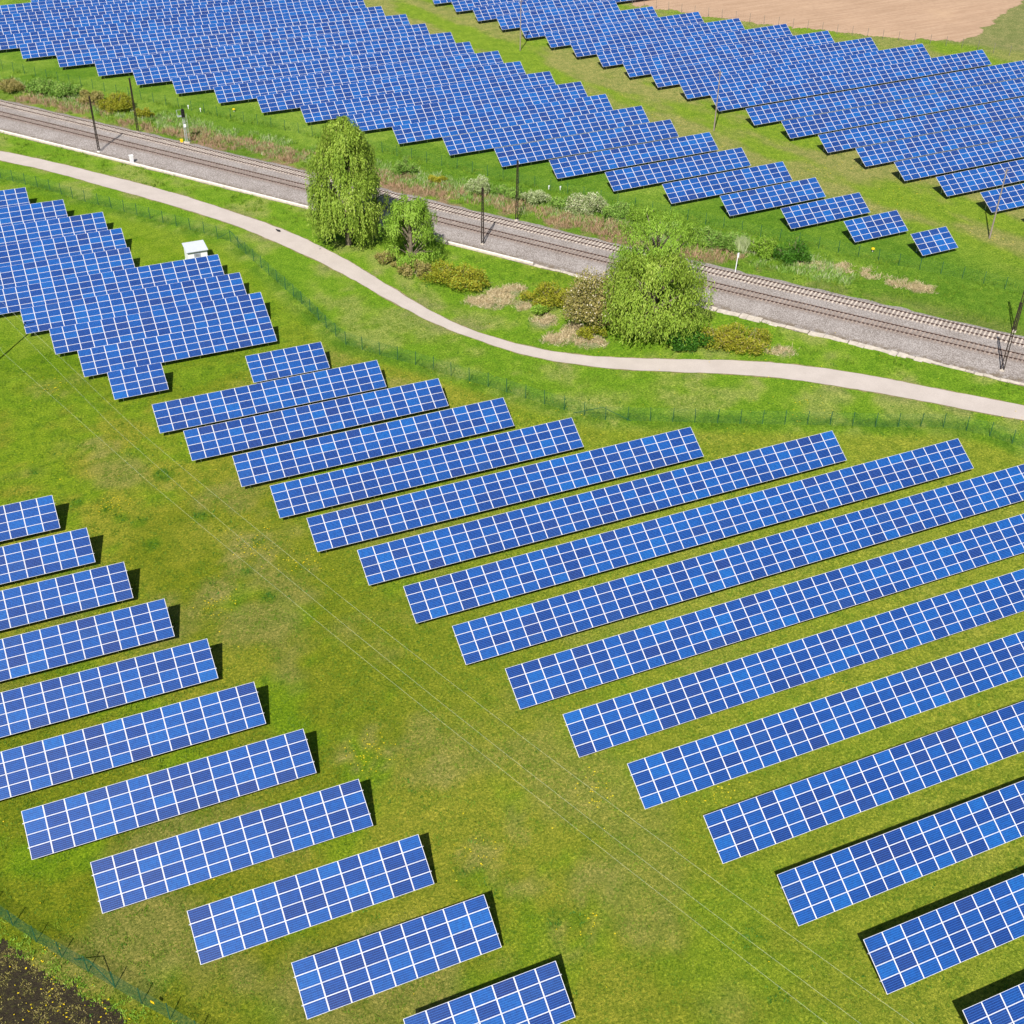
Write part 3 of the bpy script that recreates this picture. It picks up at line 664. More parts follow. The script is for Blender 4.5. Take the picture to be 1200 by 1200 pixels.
# three conductors sagging over the central meadow
M_WIREL = simple('bright_aluminium_wire', (.62, .66, .50), .6, 0, .3, .02)
mm_ = -.33
def wire(name, off, pts, zp, label):
    x0, y0 = -2.16 + off, 159.3; out = [(-2.3 + 1.1 * (0 if off == 0 else math.copysign(1, off)), 159.1, 9.75)]
    L = []
    for X, Y in pts:
        tt_ = (x0 - mm_ * y0) / (X - mm_ * Y); L.append((X * tt_, Y * tt_, CAM_H - tt_ * (CAM_H - 9.0)))
    L = np.array(L); cz = np.polyfit(L[:, 1], L[:, 2], 2)
    ys_ = np.linspace(min(L[:, 1].max(), 135 if off >= 0 else 118), 30, 40)
    if off < 0: out.append((-1.43, 147.4, 7.0))
    for y in ys_: out.append((x0 + mm_ * (y - y0), y, float(np.polyval(cz, y))))
    out.append((46.9 + 1.1 * (0 if off == 0 else math.copysign(1, off)), 8.0, 9.75))
    m = MB(); m.tube(out, .0055, 5); tag(m.build(name, M_WIREL), label, 'wire', 'three line wires over the meadow')
wire('power_line_wire', 0, [(7.85, 122.26), (16.08, 95.76), (24.46, 72.67), (34.46, 46.01), (39.68, 32.51)], 9, 'thin pale overhead wire, middle one of the three crossing the meadow')
wire('power_line_wire', 1.3, [(9.87, 121.42), (18.2, 96.3), (26.95, 71.62), (35.9, 48.51), (42.87, 31.15)], 9, 'thin pale overhead wire, rightmost of the three crossing the meadow')
wire('power_line_wire', -1.3, [(7.61, 115.61), (13.95, 97.07), (19.43, 82.05), (22.5, 73.5), (33.57, 44.46), (37.72, 33.35)], 9, 'thin pale overhead wire, leftmost of the three crossing the meadow')

# signal
x, y = 37.03, 228.19; root = empty('railway_signal', (x, y, gzf(x))); tag(root, 'grey railway signal with black head and ladder on the bank beside the far track', 'signal')
M_LG = simple('light_grey_steel', (.42, .47, .45), .5, .3, .4, .12)
m = MB()
for dx, dy in ((-.16, -.16), (.16, -.16), (.16, .16), (-.16, .16)): m.bar((dx, dy, 0), (dx * .8, dy * .8, 5.4), .055)
for k in range(13):
    z = .2 + k * .4; s_ = 1 if k % 2 else -1; m.bar((-.16 * s_, -.16, z), (.16 * s_, -.16, z + .4), .03); m.bar((-.16 * s_, .16, z), (.16 * s_, .16, z + .4), .03)
m.build('mast', M_LG, root)
m = MB(); m.box((0, -.25, 5.5), (.62, .14, 1.35)); m.box((0, -.40, 5.95), (.26, .22, .05)); m.box((0, -.40, 5.45), (.26, .22, .05)); m.box((0, -.25, 6.25), (.42, .14, .25)); m.build('signal_head', M_DARKMETAL, root)
m = MB(); m.box((-.55, .1, 5.0), (.9, .8, .05))
for q in ((-1, -.3), (-1, .5), (-.1, .5)): m.bar((q[0], q[1], 5.0), (q[0], q[1], 6.0), .04)
m.bar((-1, -.3, 6.0), (-1, .5, 6.0), .04); m.bar((-1, .5, 6.0), (-.1, .5, 6.0), .04); m.build('platform', M_LG, root)
m = MB()
for dx in (.28, .62): m.bar((dx, .1, 0), (dx, .1, 5.4), .035)
for k in range(17): m.bar((.28, .1, .3 + k * .3), (.62, .1, .3 + k * .3), .025)
m.build('ladder', M_LG, root)
m = MB(); m.box((.05, -.22, 3.3), (.42, .04, .55)); m.build('number_plate', M_WHITE, root)
m = MB(); m.box((0, 0, .1), (.9, .9, .3)); m.build('foundation', M_CONC2, root)
root = empty('relay_box', (36.2, 228.6, gzf(36.2))); tag(root, 'small yellow box beside the foot of the railway signal', 'box')
m = MB(); m.box((0, 0, .45), (.45, .32, .5)); m.box((0, 0, .72), (.52, .38, .05)); m.build('housing', M_YEL, root)
m = MB(); m.tube([(0, 0, 0), (0, 0, .25)], .05, 6); m.build('stand', M_DARKMETAL, root)
# white trackside cabinet
root = empty('trackside_cabinet', (26.2, 222.2, gzf(26.2))); tag(root, 'white upright trackside cabinet behind the concrete trough', 'cabinet')
m = MB(); m.box((0, 0, .72), (.62, .42, 1.22)); m.build('housing', M_WHITE, root)
m = MB(); m.box((0, 0, 1.37), (.74, .54, .07)); m.box((0, 0, 1.42), (.6, .4, .04)); m.build('lid', M_WHITE, root)
m = MB(); m.box((0, 0, .08), (.7, .5, .18)); m.build('plinth', M_CONC2, root)
m = MB(); m.box((.0, -.22, .72), (.5, .02, 1.0)); m.build('door', M_ALU, root)
# white marker post
root = empty('marker_post', (100.78, 144.3, gzf(100.8))); tag(root, 'white marker post leaning slightly on the verge of the far track', 'marker post')
m = MB(); m.tube([(0, 0, 0), (.06, 0, 1.7), (.12, 0, 3.1)], [.07, .065, .06], 6); m.build('shaft', M_WHITE, root)
m = MB(); m.box((.12, -.05, 2.8), (.30, .04, .75)); m.build('board', M_WHITE, root)
# yellow pipeline markers
for x, y, lb in ((48.93, 241.6, 'yellow-capped marker post in grass below the arrays, above the big willow'), (123.57, 141.65, 'yellow-capped marker post in grass near the two smallest far arrays')):
    root = empty('marker_post', (x, y, gzf(x))); tag(root, lb, 'marker post', 'yellow marker posts')
    m = MB(); m.tube([(0, 0, 0), (0, 0, .36)], .045, 6); m.build('shaft', M_WHITE, root)
    m = MB(); m.tube([(0, 0, .32), (0, 0, .42), (0, 0, .60), (0, 0, .68)], [.1, .26, .26, .06], 10); m.build('cap', M_YEL, root)
for x, y, lb in ((41.2, 246.4, 'white marker stake on the bank, left of two near the signal'), (43.0, 243.9, 'white marker stake on the bank, right of two near the signal'),
                 (88.67, 183.96, 'pale blue-white marker stake in grass below the arrays, left of a pair'), (90.3, 182.9, 'white marker stake in grass below the arrays, right of a pair')):
    m = MB(); m.box((0, 0, .35), (.10, .10, .7)); m.box((0, -.06, .62), (.26, .04, .26)); o = m.build('marker_stake', M_WHITE, None, (x, y, gzf(x))); tag(o, lb, 'marker stake', 'white marker stakes')
# small sign on corner fence
m = MB(); m.box((0, 0, 0), (.34, .02, .24)); m.box((0, .02, 0), (.30, .02, .04)); o = m.build('warning_sign', M_YEL, None, (-1.62, 57.24, 1.15), (0, 0, math.radians(-52))); tag(o, 'small blank yellow plate hung on the corner mesh fence', 'sign')

# white kiosk
root = empty('transformer_kiosk', (28.05, 178.75, 0)); tag(root, 'small white kiosk with pale pitched roof behind the upper left solar block', 'kiosk')
M_KW = simple('white_kiosk_wall', (.80, .80, .81), .7, 0, .3, .04); M_KR = simple('white_ribbed_roof', (.66, .69, .75), .45, .2, .5, .05); M_KD = simple('grey_kiosk_door', (.33, .36, .42), .5)
m = MB(); m.box((0, 0, 1.15), (2.9, 2.7, 2.3)); m.box((0, 0, .08), (3.0, 2.8, .16)); m.build('wall', M_KW, root)
m = MB()
for k in range(16): m.box((-1.5 + k * .2, 0, 2.505), (.03, 3.25, .03), Matrix.Rotation(.045, 3, 'X'))
m.box((0, 0, 2.44), (3.2, 3.3, .10), Matrix.Rotation(.045, 3, 'X')); m.build('roof', M_KR, root)
dr = MB(); dr.box((-.05, -1.37, 1.05), (.95, .05, 1.95)); D = dr.build('door', M_KD, root)
h_ = MB(); h_.box((.28, -1.415, 1.05), (.04, .05, .22)); h_.build('handle', M_DARKMETAL, D)
v_ = MB()
for k in range(5): v_.box((-.05, -1.405, 1.5 + k * .08), (.6, .02, .035))
v_.build('vent', M_STEEL, D)
# small dark bird on the footpath
m = MB(); m.tube([(-.26, 0, .10), (-.12, 0, .15), (.02, 0, .17), (.12, 0, .17), (.19, 0, .22), (.25, 0, .23)], [.025, .07, .09, .07, .05, .03], 8); m.tube([(.25, 0, .23), (.32, 0, .215)], [.018, .004], 5)
m.tube([(-.02, .03, .10), (-.01, .035, .0)], .009, 4); m.tube([(-.02, -.03, .10), (-.01, -.035, .0)], .009, 4); m.box((-.10, .07, .15), (.30, .03, .09)); m.box((-.10, -.07, .15), (.30, .03, .09))
o = m.build('bird', M_DARKMETAL, None, (42.1, 184.7, .035), (0, 0, 2.3)); o.scale = (1.5, 1.5, 1.5); tag(o, 'small dark bird standing on the pale footpath near the big willow', 'bird')

# ------------------------------------------------------------------ vegetation
def leaf_mat(name, stops, trans=.14, rough=.6):
    t = NT(name); r = t.attr('lc').outputs['Fac']; c = t.ramp(r, stops)
    p = t.n('ShaderNodeBsdfPrincipled', {'Roughness': rough, 'Specular IOR Level': .25}); t.L(c, p.inputs['Base Color'])
    tr = t.n('ShaderNodeBsdfTranslucent'); t.L(t.mix(1.0, c, (1.1, 1.15, .6, 1), 'MULTIPLY'), tr.inputs['Color'])
    mx = t.n('ShaderNodeMixShader', {0: trans}); t.L(p.outputs[0], mx.inputs[1]); t.L(tr.outputs[0], mx.inputs[2]); t.L(mx.outputs[0], t.out.inputs[0]); return t.m
M_BARK = simple('grey_brown_bark', (.17, .14, .10), .9, 0, .1, .35, 2.5)
M_TWIG = simple('pale_twig', (.26, .21, .14), .9, 0, .1, .3)
LM = {
 'willow': leaf_mat('willow_leaf', [(0, (0.101, 0.176, 0.015, 1)), (.4, (0.196, 0.304, 0.029, 1)), (.75, (0.280, 0.390, 0.046, 1)), (1, (0.380, 0.463, 0.092, 1))]),
 'lime': leaf_mat('young_leaf', [(0, (0.104, 0.218, 0.014, 1)), (.5, (0.208, 0.360, 0.030, 1)), (1, (0.312, 0.459, 0.070, 1))]),
 'gold': leaf_mat('golden_green_leaf', [(0, (0.144, 0.173, 0.012, 1)), (.5, (0.274, 0.290, 0.019, 1)), (1, (0.430, 0.370, 0.037, 1))]),
 'olive': leaf_mat('olive_leaf', [(0, (0.135, 0.150, 0.030, 1)), (.5, (0.285, 0.255, 0.068, 1)), (1, (0.450, 0.360, 0.150, 1))]),
 'dark': leaf_mat('deep_green_leaf', [(0, (0.023, 0.081, 0.007, 1)), (.5, (0.052, 0.161, 0.011, 1)), (1, (0.103, 0.253, 0.023, 1))]),
 'green': leaf_mat('fresh_green_leaf', [(0, (0.083, 0.198, 0.020, 1)), (.5, (0.182, 0.330, 0.050, 1)), (1, (0.363, 0.495, 0.116, 1))]),
 'pale': leaf_mat('pale_blossom_leaf', [(0, (0.140, 0.224, 0.049, 1)), (.5, (0.336, 0.406, 0.168, 1)), (1, (0.700, 0.728, 0.504, 1))]),
 'blossom': leaf_mat('dry_blossom_leaf', [(0, (0.108, 0.135, 0.047, 1)), (.45, (0.297, 0.270, 0.149, 1)), (1, (0.810, 0.729, 0.567, 1))]),
 'straw': leaf_mat('straw_blade', [(0, (0.325, 0.237, 0.125, 1)), (.5, (0.525, 0.425, 0.250, 1)), (1, (0.825, 0.725, 0.525, 1))], .25, .8),
 'reed': leaf_mat('pinkish_reed', [(0, (0.240, 0.144, 0.084, 1)), (.5, (0.432, 0.288, 0.180, 1)), (1, (0.624, 0.456, 0.300, 1))], .25, .8),
 'grass': leaf_mat('meadow_blade', [(0, (0.061, 0.155, 0.011, 1)), (.5, (0.149, 0.270, 0.019, 1)), (1, (0.297, 0.378, 0.041, 1))], .3, .8),
 'weed': leaf_mat('broad_weed_leaf', [(0, (0.033, 0.110, 0.013, 1)), (.5, (0.066, 0.187, 0.018, 1)), (1, (0.154, 0.308, 0.033, 1))], .3, .7),
 'flower': leaf_mat('yellow_petal', [(0, (0.800, 0.550, 0.010, 1)), (1, (0.850, 0.750, 0.030, 1))], .2),
}
def quads(name, P, D, Ln, Wd, mat, lc, parent=None, loc=(0, 0, 0), nrm=None):
    """one blade or leaf per point: P base (N,3), D direction (N,3), length, width"""
    N = len(P); D = D / (np.linalg.norm(D, axis=1, keepdims=True) + 1e-9)
    R_ = RNG.normal(size=(N, 3)); R_ = R_ if nrm is None else nrm + R_ * .38; Sd = np.cross(D, R_); Sd /= (np.linalg.norm(Sd, axis=1, keepdims=True) + 1e-9)
    Ln = np.broadcast_to(Ln, (N,))[:, None]; Wd = np.broadcast_to(Wd, (N,))[:, None]
    a = P - Sd * Wd * .35; b = P + Sd * Wd * .35; c = P + D * Ln * .55 + Sd * Wd * .5; d = P + D * Ln; e = P + D * Ln * .55 - Sd * Wd * .5
    V = np.stack([a, b, c, d, e], 1).reshape(-1, 3); base = np.arange(N)[:, None] * 5
    me = bpy.data.meshes.new(name); F = base + np.arange(5)[None]
    me.vertices.add(len(V)); me.vertices.foreach_set('co', V.astype(np.float32).ravel())
    me.loops.add(F.size); me.loops.foreach_set('vertex_index', F.astype(np.int32).ravel())
    me.polygons.add(N); me.polygons.foreach_set('loop_start', (np.arange(N) * 5).astype(np.int32)); me.polygons.foreach_set('loop_total', np.full(N, 5, np.int32))
    me.materials.append(LM[mat]); at_ = me.attributes.new('lc', 'FLOAT', 'FACE'); at_.data.foreach_set('value', np.clip(lc, 0, 1).astype(np.float32)); me.update(calc_edges=True)
    return link(name, me, parent, loc)

def willow(x, y, h, rad, prof, label, mat, n_sub, n_str, drop, leaf, seed, lean=(0, 0), name='willow_tree'):
    rg = np.random.default_rng(seed); root = empty(name, (x, y, gzf(x))); tag(root, label, 'tree')
    # trunk and limbs
    m = MB(); tr_ = [(lean[0] * q * q, lean[1] * q * q, h * q * .86) for q in (0, .12, .3, .55, .8, 1)]
    m.tube([(0, 0, -.2)] + tr_[1:], [rad * .085, rad * .07, rad * .055, rad * .038, rad * .02, .03], 9); m.build('trunk', M_BARK, root)
    subs = []
    fz, fr = zip(*prof)
    for k in range(n_sub):
        q = rg.uniform(.12, .97) ** .9; ang = rg.uniform(0, 2 * math.pi); R_ = float(np.interp(q, fz, fr)) * rad
        r = R_ * (rg.uniform(.45, 1.0) ** .5) * .84; sr = rg.uniform(.15, .25) * rad * (1.1 if q < .8 else .75)
        subs.append((lean[0] * q + r * math.cos(ang), lean[1] * q + r * math.sin(ang), q * h, sr))
    m = MB()
    for (sx_, sy_, sz_, sr) in subs[:46]:
        q0 = max(.08, sz_ / h - .28); b = (lean[0] * q0 * q0, lean[1] * q0 * q0, q0 * h * .86); mid_ = ((b[0] + sx_) / 2, (b[1] + sy_) / 2, (b[2] + sz_) / 2 + .3)
        m.tube([b, mid_, (sx_, sy_, sz_)], [rad * .022, rad * .014, .02], 5)
    m.build('limbs', M_BARK, root)
    P = []; D = []; L = []; Wd = []; C = []; NN = []
    for (sx_, sy_, sz_, sr) in subs:
        tone = rg.uniform(-.16, .16)
        for s in range(n_str):
            a = rg.uniform(0, 2 * math.pi); el = math.acos(rg.uniform(-.1, 1)); o = np.array([math.sin(el) * math.cos(a), math.sin(el) * math.sin(a), math.cos(el) * .8])
            p = np.array([sx_, sy_, sz_]) + o * sr * rg.uniform(.6, 1.0); ln = drop * rg.uniform(.4, 1.25); out = np.array([math.cos(a), math.sin(a), 0]) * rg.uniform(.05, .28)
            nleaf = max(3, int(ln / (leaf * .62)))
            vdir = np.array([out[0], out[1], .15 if rg.random() < .4 else -.3])
            for i in range(nleaf):
                fr_ = i / nleaf; vdir = vdir * .72 + np.array([rg.normal() * .05, rg.normal() * .05, -.34]); vd = vdir / np.linalg.norm(vdir)
                p = p + vd * leaf * .62
                if p[2] < .25: break
                P.append(p + rg.normal(size=3) * leaf * .22); D.append(vd + rg.normal(size=3) * .38); L.append(leaf * rg.uniform(.7, 1.4)); Wd.append(leaf * rg.uniform(.22, .42)); C.append(.52 + tone + rg.normal() * .17 + .14 * fr_); q3 = p - np.array([sx_ * .4, sy_ * .4, sz_ - sr]); NN.append(q3 / (np.linalg.norm(q3) + 1e-6))
    quads('crown', np.array(P), np.array(D), np.array(L), np.array(Wd), mat, np.array(C), root, nrm=np.array(NN))
    return root

def bush(x, y, rx, ry, h, label, mat, n, leaf, seed, ang=0.0, name='bush', up=.35, twig=True, cat='bush', mat2=None):
    rg = np.random.default_rng(seed); root = empty(name, (x, y, gzf(x)), (0, 0, ang)); tag(root, label, cat)
    k = max(5, int(rx * ry * 2.4)); lob = []
    for i in range(k):
        a = rg.uniform(0, 2 * math.pi); r = math.sqrt(rg.uniform(0, 1)) * .78; hh = h * (1 - .5 * r ** 2) * rg.uniform(.42, 1.08)
        lob.append((rx * r * math.cos(a) * rg.uniform(.8, 1.15), ry * r * math.sin(a) * rg.uniform(.8, 1.15), hh * .52, min(rx, ry) * rg.uniform(.20, .44), hh * .50, rg.uniform(-.15, .15)))
    P = []; D = []; C = []; NN = []
    per = n // k
    for (lx, ly, lz, lr, lh, tn) in lob:
        d = rg.normal(size=(per, 3)); d[:, 2] = np.abs(d[:, 2]) * .9 - .25; d /= np.linalg.norm(d, axis=1, keepdims=True)
        q = rg.uniform(.45, 1.06, per)[:, None] ** .7; p = d * q * np.array([lr, lr, lh]) + np.array([lx, ly, lz]); p[:, 2] = np.maximum(p[:, 2], .05)
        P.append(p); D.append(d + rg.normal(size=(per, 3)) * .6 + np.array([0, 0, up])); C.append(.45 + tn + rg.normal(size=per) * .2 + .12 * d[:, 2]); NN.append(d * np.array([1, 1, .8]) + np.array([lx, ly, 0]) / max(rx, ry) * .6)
    P = np.vstack(P); D = np.vstack(D); NN = np.vstack(NN); C = np.concatenate(C); N = len(P)
    if twig:
        m = MB()
        for (lx, ly, lz, lr, lh, tn) in lob[:26]:
            for _ in range(3):
                e = (lx + rg.normal() * lr * .5, ly + rg.normal() * lr * .5, lz + lh * rg.uniform(.5, 1.05)); m.tube([(lx * .3, ly * .3, -.05), (lx * .7, ly * .7, lz * .8), e], [.05, .03, .012], 4)
        m.build('stems', M_TWIG, root)
    if mat2:
        sel = rg.random(N) < .13; quads('foliage', P[~sel], D[~sel], leaf * rg.uniform(.7, 1.4, (~sel).sum()), leaf * .5, mat, C[~sel], root, nrm=NN[~sel]); quads('blossom', P[sel], D[sel], leaf * .8, leaf * .6, mat2, C[sel] + .2, root)
    else: quads('foliage', P, D, leaf * rg.uniform(.7, 1.4, N), leaf * rg.uniform(.35, .65, N), mat, C, root, nrm=NN)
    return root

PROF1 = [(0, .25), (.10, .50), (.22, .84), (.38, 1.0), (.55, .96), (.74, .76), (.88, .50), (1, .2)]
willow(51.0, 176.2, 19.8, 6.5, PROF1, 'tall weeping willow between the footpath and the railway, tallest tree of all', 'willow', 130, 44, 2.6, .36, 11)
willow(57.8, 166.8, 10.8, 4.9, [(0, .6), (.2, 1.0), (.45, .95), (.7, .74), (.9, .5), (1, .2)], 'small bright weeping willow just right of the tallest tree', 'lime', 60, 42, 1.9, .31, 12)
willow(80.6, 133.4, 11.2, 8.2, [(0, .1), (.16, .3), (.26, .90), (.45, 1.0), (.66, .95), (.84, .72), (1, .35)], 'broad rounded weeping willow at the path edge, in front of a taller tree', 'willow', 120, 40, 1.9, .35, 13)
willow(84.4, 139.8, 14.0, 7.2, [(0, .5), (.3, .8), (.55, 1.0), (.75, .98), (.9, .85), (1, .45)], 'loose yellow-green tree rising behind the broad willow, close to the track', 'lime', 95, 38, 1.3, .32, 14, name='broadleaf_tree')
bush(75.4, 138.6, 6.2, 5.0, 8.0, 'tall greyish shrub with pale dry blossom left of the broad willow', 'olive', 18000, .27, 21, 0, 'blossoming_shrub', .3, True, 'shrub', 'blossom')
bush(82.6, 128.0, 4.6, 2.2, 3.0, 'deep green undergrowth beneath the broad willow beside the footpath', 'dark', 5000, .26, 22, -.5, 'shrub', .4, False, 'shrub')
bush(72.6, 135.2, 2.6, 1.6, 1.8, 'low yellowish weedy shrub below the greyish blossom shrub', 'gold', 1800, .22, 23, -.7)
bush(88.6, 125.4, 6.6, 3.2, 3.0, 'wide golden olive bush right of the broad willow, above the footpath', 'gold', 9000, .22, 24, -.62, mat2='olive')
bush(61.4, 156.8, 6.3, 3.1, 3.2, 'wide golden green bush right of the small bright willow', 'gold', 13000, .22, 25, -.85, mat2='lime')
bush(56.6, 162.4, 3.6, 2.2, 2.6, 'brownish olive bush at the foot of the small bright willow', 'olive', 4200, .22, 26, -.8)
bush(54.2, 167.6, 2.8, 1.5, 1.9, 'low brownish bush between the two left willows near the path', 'olive', 2600, .22, 27, -.8)
bush(71.4, 146.3, 4.3, 3.0, 3.3, 'rounded golden bush left of the greyish blossom shrub', 'gold', 6500, .22, 28, -.4)
bush(68.6, 143.7, 1.9, 1.4, 1.9, 'small vivid green bush in front of a rounded golden bush', 'lime', 2400, .22, 29)
NB = [(11.2, 268.9, 3.2, 1.8, 2.4, 'olive', 'brownish bush on the far bank at the left edge of the photo'),
      (16.8, 265.6, 3.0, 2.0, 2.5, 'green', 'green bush on the far bank, second bush from the left edge'),
      (20.6, 261.6, 2.6, 2.0, 2.8, 'green', 'taller grey-green bush on the far bank left of the leftmost mast'),
      (24.6, 256.6, 2.3, 1.8, 2.2, 'olive', 'brown-tinged bush just behind the top of the leftmost mast'),
      (28.6, 251.2, 3.2, 2.3, 2.9, 'gold', 'yellow-olive bush between the two leftmost masts'),
      (32.6, 244.8, 1.7, 1.3, 1.7, 'gold', 'small dark olive bush right of the second mast from the left'),
      (68.2, 199.6, 1.9, 1.5, 3.0, 'green', 'grey-green bush on the far bank right of the tallest willow'),
      (72.6, 194.8, 1.4, 1.2, 1.6, 'gold', 'small yellow bush on the far bank above the small bright willow'),
      (77.2, 187.6, 2.2, 1.6, 2.4, 'pale', 'pale feathery bush on the far bank left of the mast near the arrays'),
      (80.8, 183.6, 2.0, 1.6, 2.6, 'green', 'green bush directly behind the mast that overlaps the arrays'),
      (84.0, 179.8, 2.2, 1.6, 2.4, 'pale', 'pale feathery bush right of the mast that overlaps the arrays'),
      (87.2, 176.2, 1.8, 1.5, 1.9, 'green', 'low green bush between two pale bushes on the far bank'),
      (90.4, 173.0, 3.6, 2.2, 2.9, 'pale', 'wide whitish blossoming hedge on the far bank'),
      (93.8, 169.4, 2.2, 1.9, 2.6, 'green', 'green bush at the right end of the whitish blossoming hedge'),
      (96.6, 166.2, 2.4, 1.8, 2.4, 'lime', 'bright green bush on the far bank above the loose tall tree'),
      (99.4, 158.8, 2.2, 1.9, 2.3, 'green', 'green bush on the far bank just right of the loose tall tree'),
      (101.9, 154.4, 2.5, 2.0, 2.5, 'green', 'green bush on the far bank left of the pale reed tuft'),
      (104.6, 151.3, 2.2, 1.8, 2.6, 'green', 'green bush with the pale reed tuft beside it'),
      (107.4, 147.9, 2.5, 1.9, 2.5, 'lime', 'green bush second from the right end of the far bank hedge'),
      (110.4, 144.3, 2.3, 2.0, 3.1, 'dark', 'dark dense bush at the right end of the far bank hedge')]
for i_, (x, y, rx, ry, h, mt, lb) in enumerate(NB): bush(x, y, rx * 1.35, ry * 1.3, h * 1.15, lb, mt, int(1150 * rx * ry), .22, 40 + i_, -.9, mat2=('blossom' if mt == 'pale' and i_ == 12 else None))

# tufts, reeds and weeds that nobody could count
def scatter(n, pred, x0, x1, y0, y1, seed):
    rg = np.random.default_rng(seed); x = rg.uniform(x0, x1, n); y = rg.uniform(y0, y1, n); k = pred(x, y); k = rg.random(n) < k; return x[k], y[k], rg
def blades(name, x, y, rg, per, spread, hl, hw, mat, label, cat, lean=.45):
    N = len(x); X = np.repeat(x, per) + rg.normal(size=N * per) * spread; Y = np.repeat(y, per) + rg.normal(size=N * per) * spread
    P = np.stack([X, Y, gz(X) + .0], 1); tone = np.repeat(rg.uniform(-.25, .25, N), per); D = np.stack([rg.normal(size=N * per) * lean, rg.normal(size=N * per) * lean, np.ones(N * per)], 1)
    o = quads(name, P, D, hl * rg.uniform(.5, 1.3, N * per), hw * rg.uniform(.6, 1.3, N * per), mat, .5 + tone + rg.normal(size=N * per) * .15)
    tag(o, label, cat, kind='stuff'); return o
def nopath(x, y): return (pdist(x, y, PATH_C[::4] + [PATH_C[-1]]) > 2.2)
# tall grass along the fences
def near(F, w): return lambda x, y: np.clip(1 - pdist(x, y, F) / w, 0, 1) * sstep(.35, .6, fbm(x, y, 4, 201, 3)) 
x, y, rg = scatter(52000, lambda x, y: near(FENCE_SOUTH, 1.5)(x, y) * nopath(x, y), 0, 112, 84, 232, 301)
blades('tall_grass', x, y, rg, 6, .14, .42, .05, 'grass', 'tall grass and weeds growing along the path-side fence', 'grass')
x, y, rg = scatter(60000, lambda x, y: near(FENCE_NORTH, 2.2)(x, y), 5, 140, 110, 292, 302)
blades('tall_grass', x, y, rg, 6, .2, .6, .07, 'grass', 'tall grass along the fence beyond the railway', 'grass')
# pinkish reeds and dry straw on the banks
def bankp(x, y):
    o_, s_ = rail_off(x, y); return ((o_ > 6) & (o_ < 11.5) & (s_ < 45) & (s_ > -110)) * sstep(.40, .54, fbm(x, y, 5, 11, 4)) * .8
x, y, rg = scatter(70000, bankp, 5, 115, 130, 275, 303)
blades('dry_reeds', x, y, rg, 7, .18, .95, .06, 'reed', 'pinkish dry reeds on the bank above the far track', 'reeds')
def strawp(x, y): return np.maximum(blobs(x, y, STRAW, 1.9, 8), blobs(x, y, DRYN, 1.6, 9)) * sstep(.4, .6, fbm(x, y, 1.2, 55, 2))
x, y, rg = scatter(60000, strawp, 55, 125, 115, 156, 304)
blades('straw_grass', x, y, rg, 8, .30, .55, .055, 'straw', 'flattened pale straw between the bushes and on the far verge', 'straw', 1.4)
root_x, root_y, rg = scatter(400, lambda x, y: np.ones_like(x), 104.2, 105.8, 148.9, 150.3, 305)
blades('pale_reed_tuft', root_x, root_y, rg, 6, .15, 2.2, .06, 'pale', 'pale upright reed tuft standing out of the far bank hedge', 'reeds', .12)['kind'] = 'stuff'
def midbank(x, y):
    o_, s_ = rail_off(x, y); return (((o_ > 4.6) & (o_ < 16)) | ((o_ < -8.9) & (o_ > -15))) * sstep(.42, .62, fbm(x, y, 2.4, 77, 3)) * nopath(x, y) * .55
x, y, rg = scatter(60000, midbank, 0, 135, 90, 280, 306)
blades('bank_grass', x, y, rg, 7, .2, .5, .07, 'grass', 'rough grass on both railway banks', 'grass')
def roughp(x, y):
    o_, s_ = rail_off(x, y); return sstep(6.5, 9, o_) * sstep(16, 12.5, o_) * (s_ < 62) * sstep(.34, .50, fbm(x, y, 3.2, 140, 3))
x, y, rg = scatter(120000, roughp, 0, 125, 125, 285, 311)
blades('rough_herbs', x, y, rg, 6, .2, .60, .07, 'green', 'tall pale green herbs between the far track and the fence', 'herbs', .5)
x, y, rg = scatter(60000, roughp, 0, 125, 125, 285, 312)
blades('feathery_grass', x, y, rg, 5, .2, .80, .045, 'pale', 'pale feathery grass heads between the far track and the fence', 'grass', .35)
x, y, rg = scatter(9000, lambda x, y: inpoly(x, y, SO) * sstep(.4, .6, fbm(x, y, .7, 150, 3)), -15, -2, 48, 68, 313)
blades('soil_weeds', x, y, rg, 5, .08, .13, .045, 'olive', 'sparse brownish weeds on the dark soil in the corner', 'weeds', 1.0)
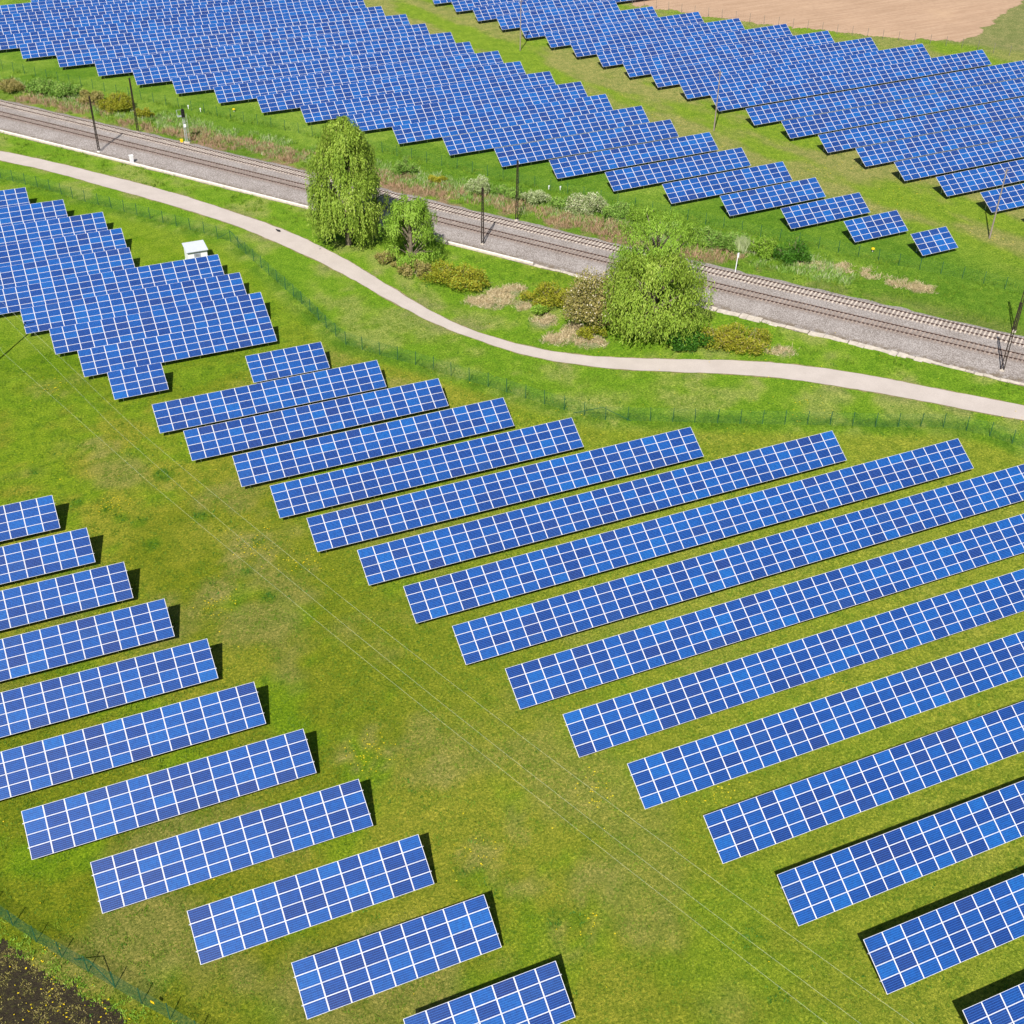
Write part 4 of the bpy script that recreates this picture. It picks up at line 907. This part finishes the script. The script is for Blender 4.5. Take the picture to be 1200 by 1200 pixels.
# meadow tufts, denser near the camera where they show
def meadowp(x, y):
    o_, s_ = rail_off(x, y); return (o_ < -9) * sstep(.40, .66, fbm(x, y, 1.1, 88, 3)) * nopath(x, y) * ~inpoly(x, y, SO)
x, y, rg = scatter(150000, meadowp, -14, 80, 30, 160, 307)
blades('meadow_grass', x, y, rg, 5, .09, .17, .045, 'grass', 'short tufted meadow grass between the solar arrays', 'grass', .6)
def weedp(x, y): return np.clip(blobs(x, y, LUSH, .95, 5) * .8 + .035 * sstep(.55, .7, fbm(x, y, 5, 99, 3)), 0, 1) * nopath(x, y) * (rail_off(x, y)[0] < -9)
x, y, rg = scatter(60000, weedp, -12, 100, 34, 160, 308)
blades('weed_clumps', x, y, rg, 7, .12, .22, .09, 'weed', 'dark green weed clumps scattered over the meadow', 'weeds', .9)
def cornerp(x, y): return np.clip(1 - pdist(x + .75, y + .6, FENCE_CORNER) / 1.1, 0, 1) * .8 * sstep(.35, .6, fbm(x, y, .8, 66, 3)) * .45
x, y, rg = scatter(22000, cornerp, -14, 2, 50, 74, 309)
blades('verge_weeds', x, y, rg, 6, .1, .26, .06, 'lime', 'bright weedy verge between corner fence and dark soil', 'weeds', .9)
# dandelions
pts_f = [(3.1, 149.1, 2, 30), (18.7, 107.6, 2.2, 60), (22.5, 103.5, 2, 40), (20.3, 75.2, 2, 50), (13, 100, 2, 40), (25.1, 61.1, 1.5, 20), (6, 121, 1.6, 40), (36.8, 63, 1.6, 30), (30, 52, 1.5, 14), (47, 60, 2.5, 30), (73, 98, 5, 16), (60, 117, 4, 24), (88, 109, 4, 30), (112, 94, 3, 20), (117, 205, 8, 60), (122, 190, 8, 60), (135, 170, 7, 50), (104, 240, 6, 50), (112, 225, 8, 60), (145, 140, 6, 30), (140, 155, 6, 40), (-9.5, 61, 3.5, 60), (-7, 57, 3, 40), (-8, 65.5, 1.0, 16)]
rg = np.random.default_rng(310); X = []; Y = []
for a, b, r, n_ in pts_f: X.append(a + rg.normal(size=n_) * r * .6); Y.append(b + rg.normal(size=n_) * r * .6)
X = np.concatenate([*X, rg.uniform(-10, 110, 260), rg.uniform(165, 215, 260)]); Y = np.concatenate([*Y, rg.uniform(40, 150, 260), 162.3 + .6 * rg.normal(size=260)])
Xs = np.repeat(X, 6); Ys = np.repeat(Y, 6); a = rg.uniform(0, 2 * math.pi, len(Xs))
P = np.stack([Xs, Ys, gz(Xs) + .10], 1); D = np.stack([np.cos(a), np.sin(a), .35 + 0 * a], 1)
o = quads('dandelions', P, D, rg.uniform(.04, .085, len(Xs)) * np.repeat(rg.uniform(.7, 1.6, len(X)), 6), .06, 'flower', rg.random(len(Xs))); tag(o, 'yellow dandelion flowers dotted over the meadows and soil', 'flowers', kind='stuff')
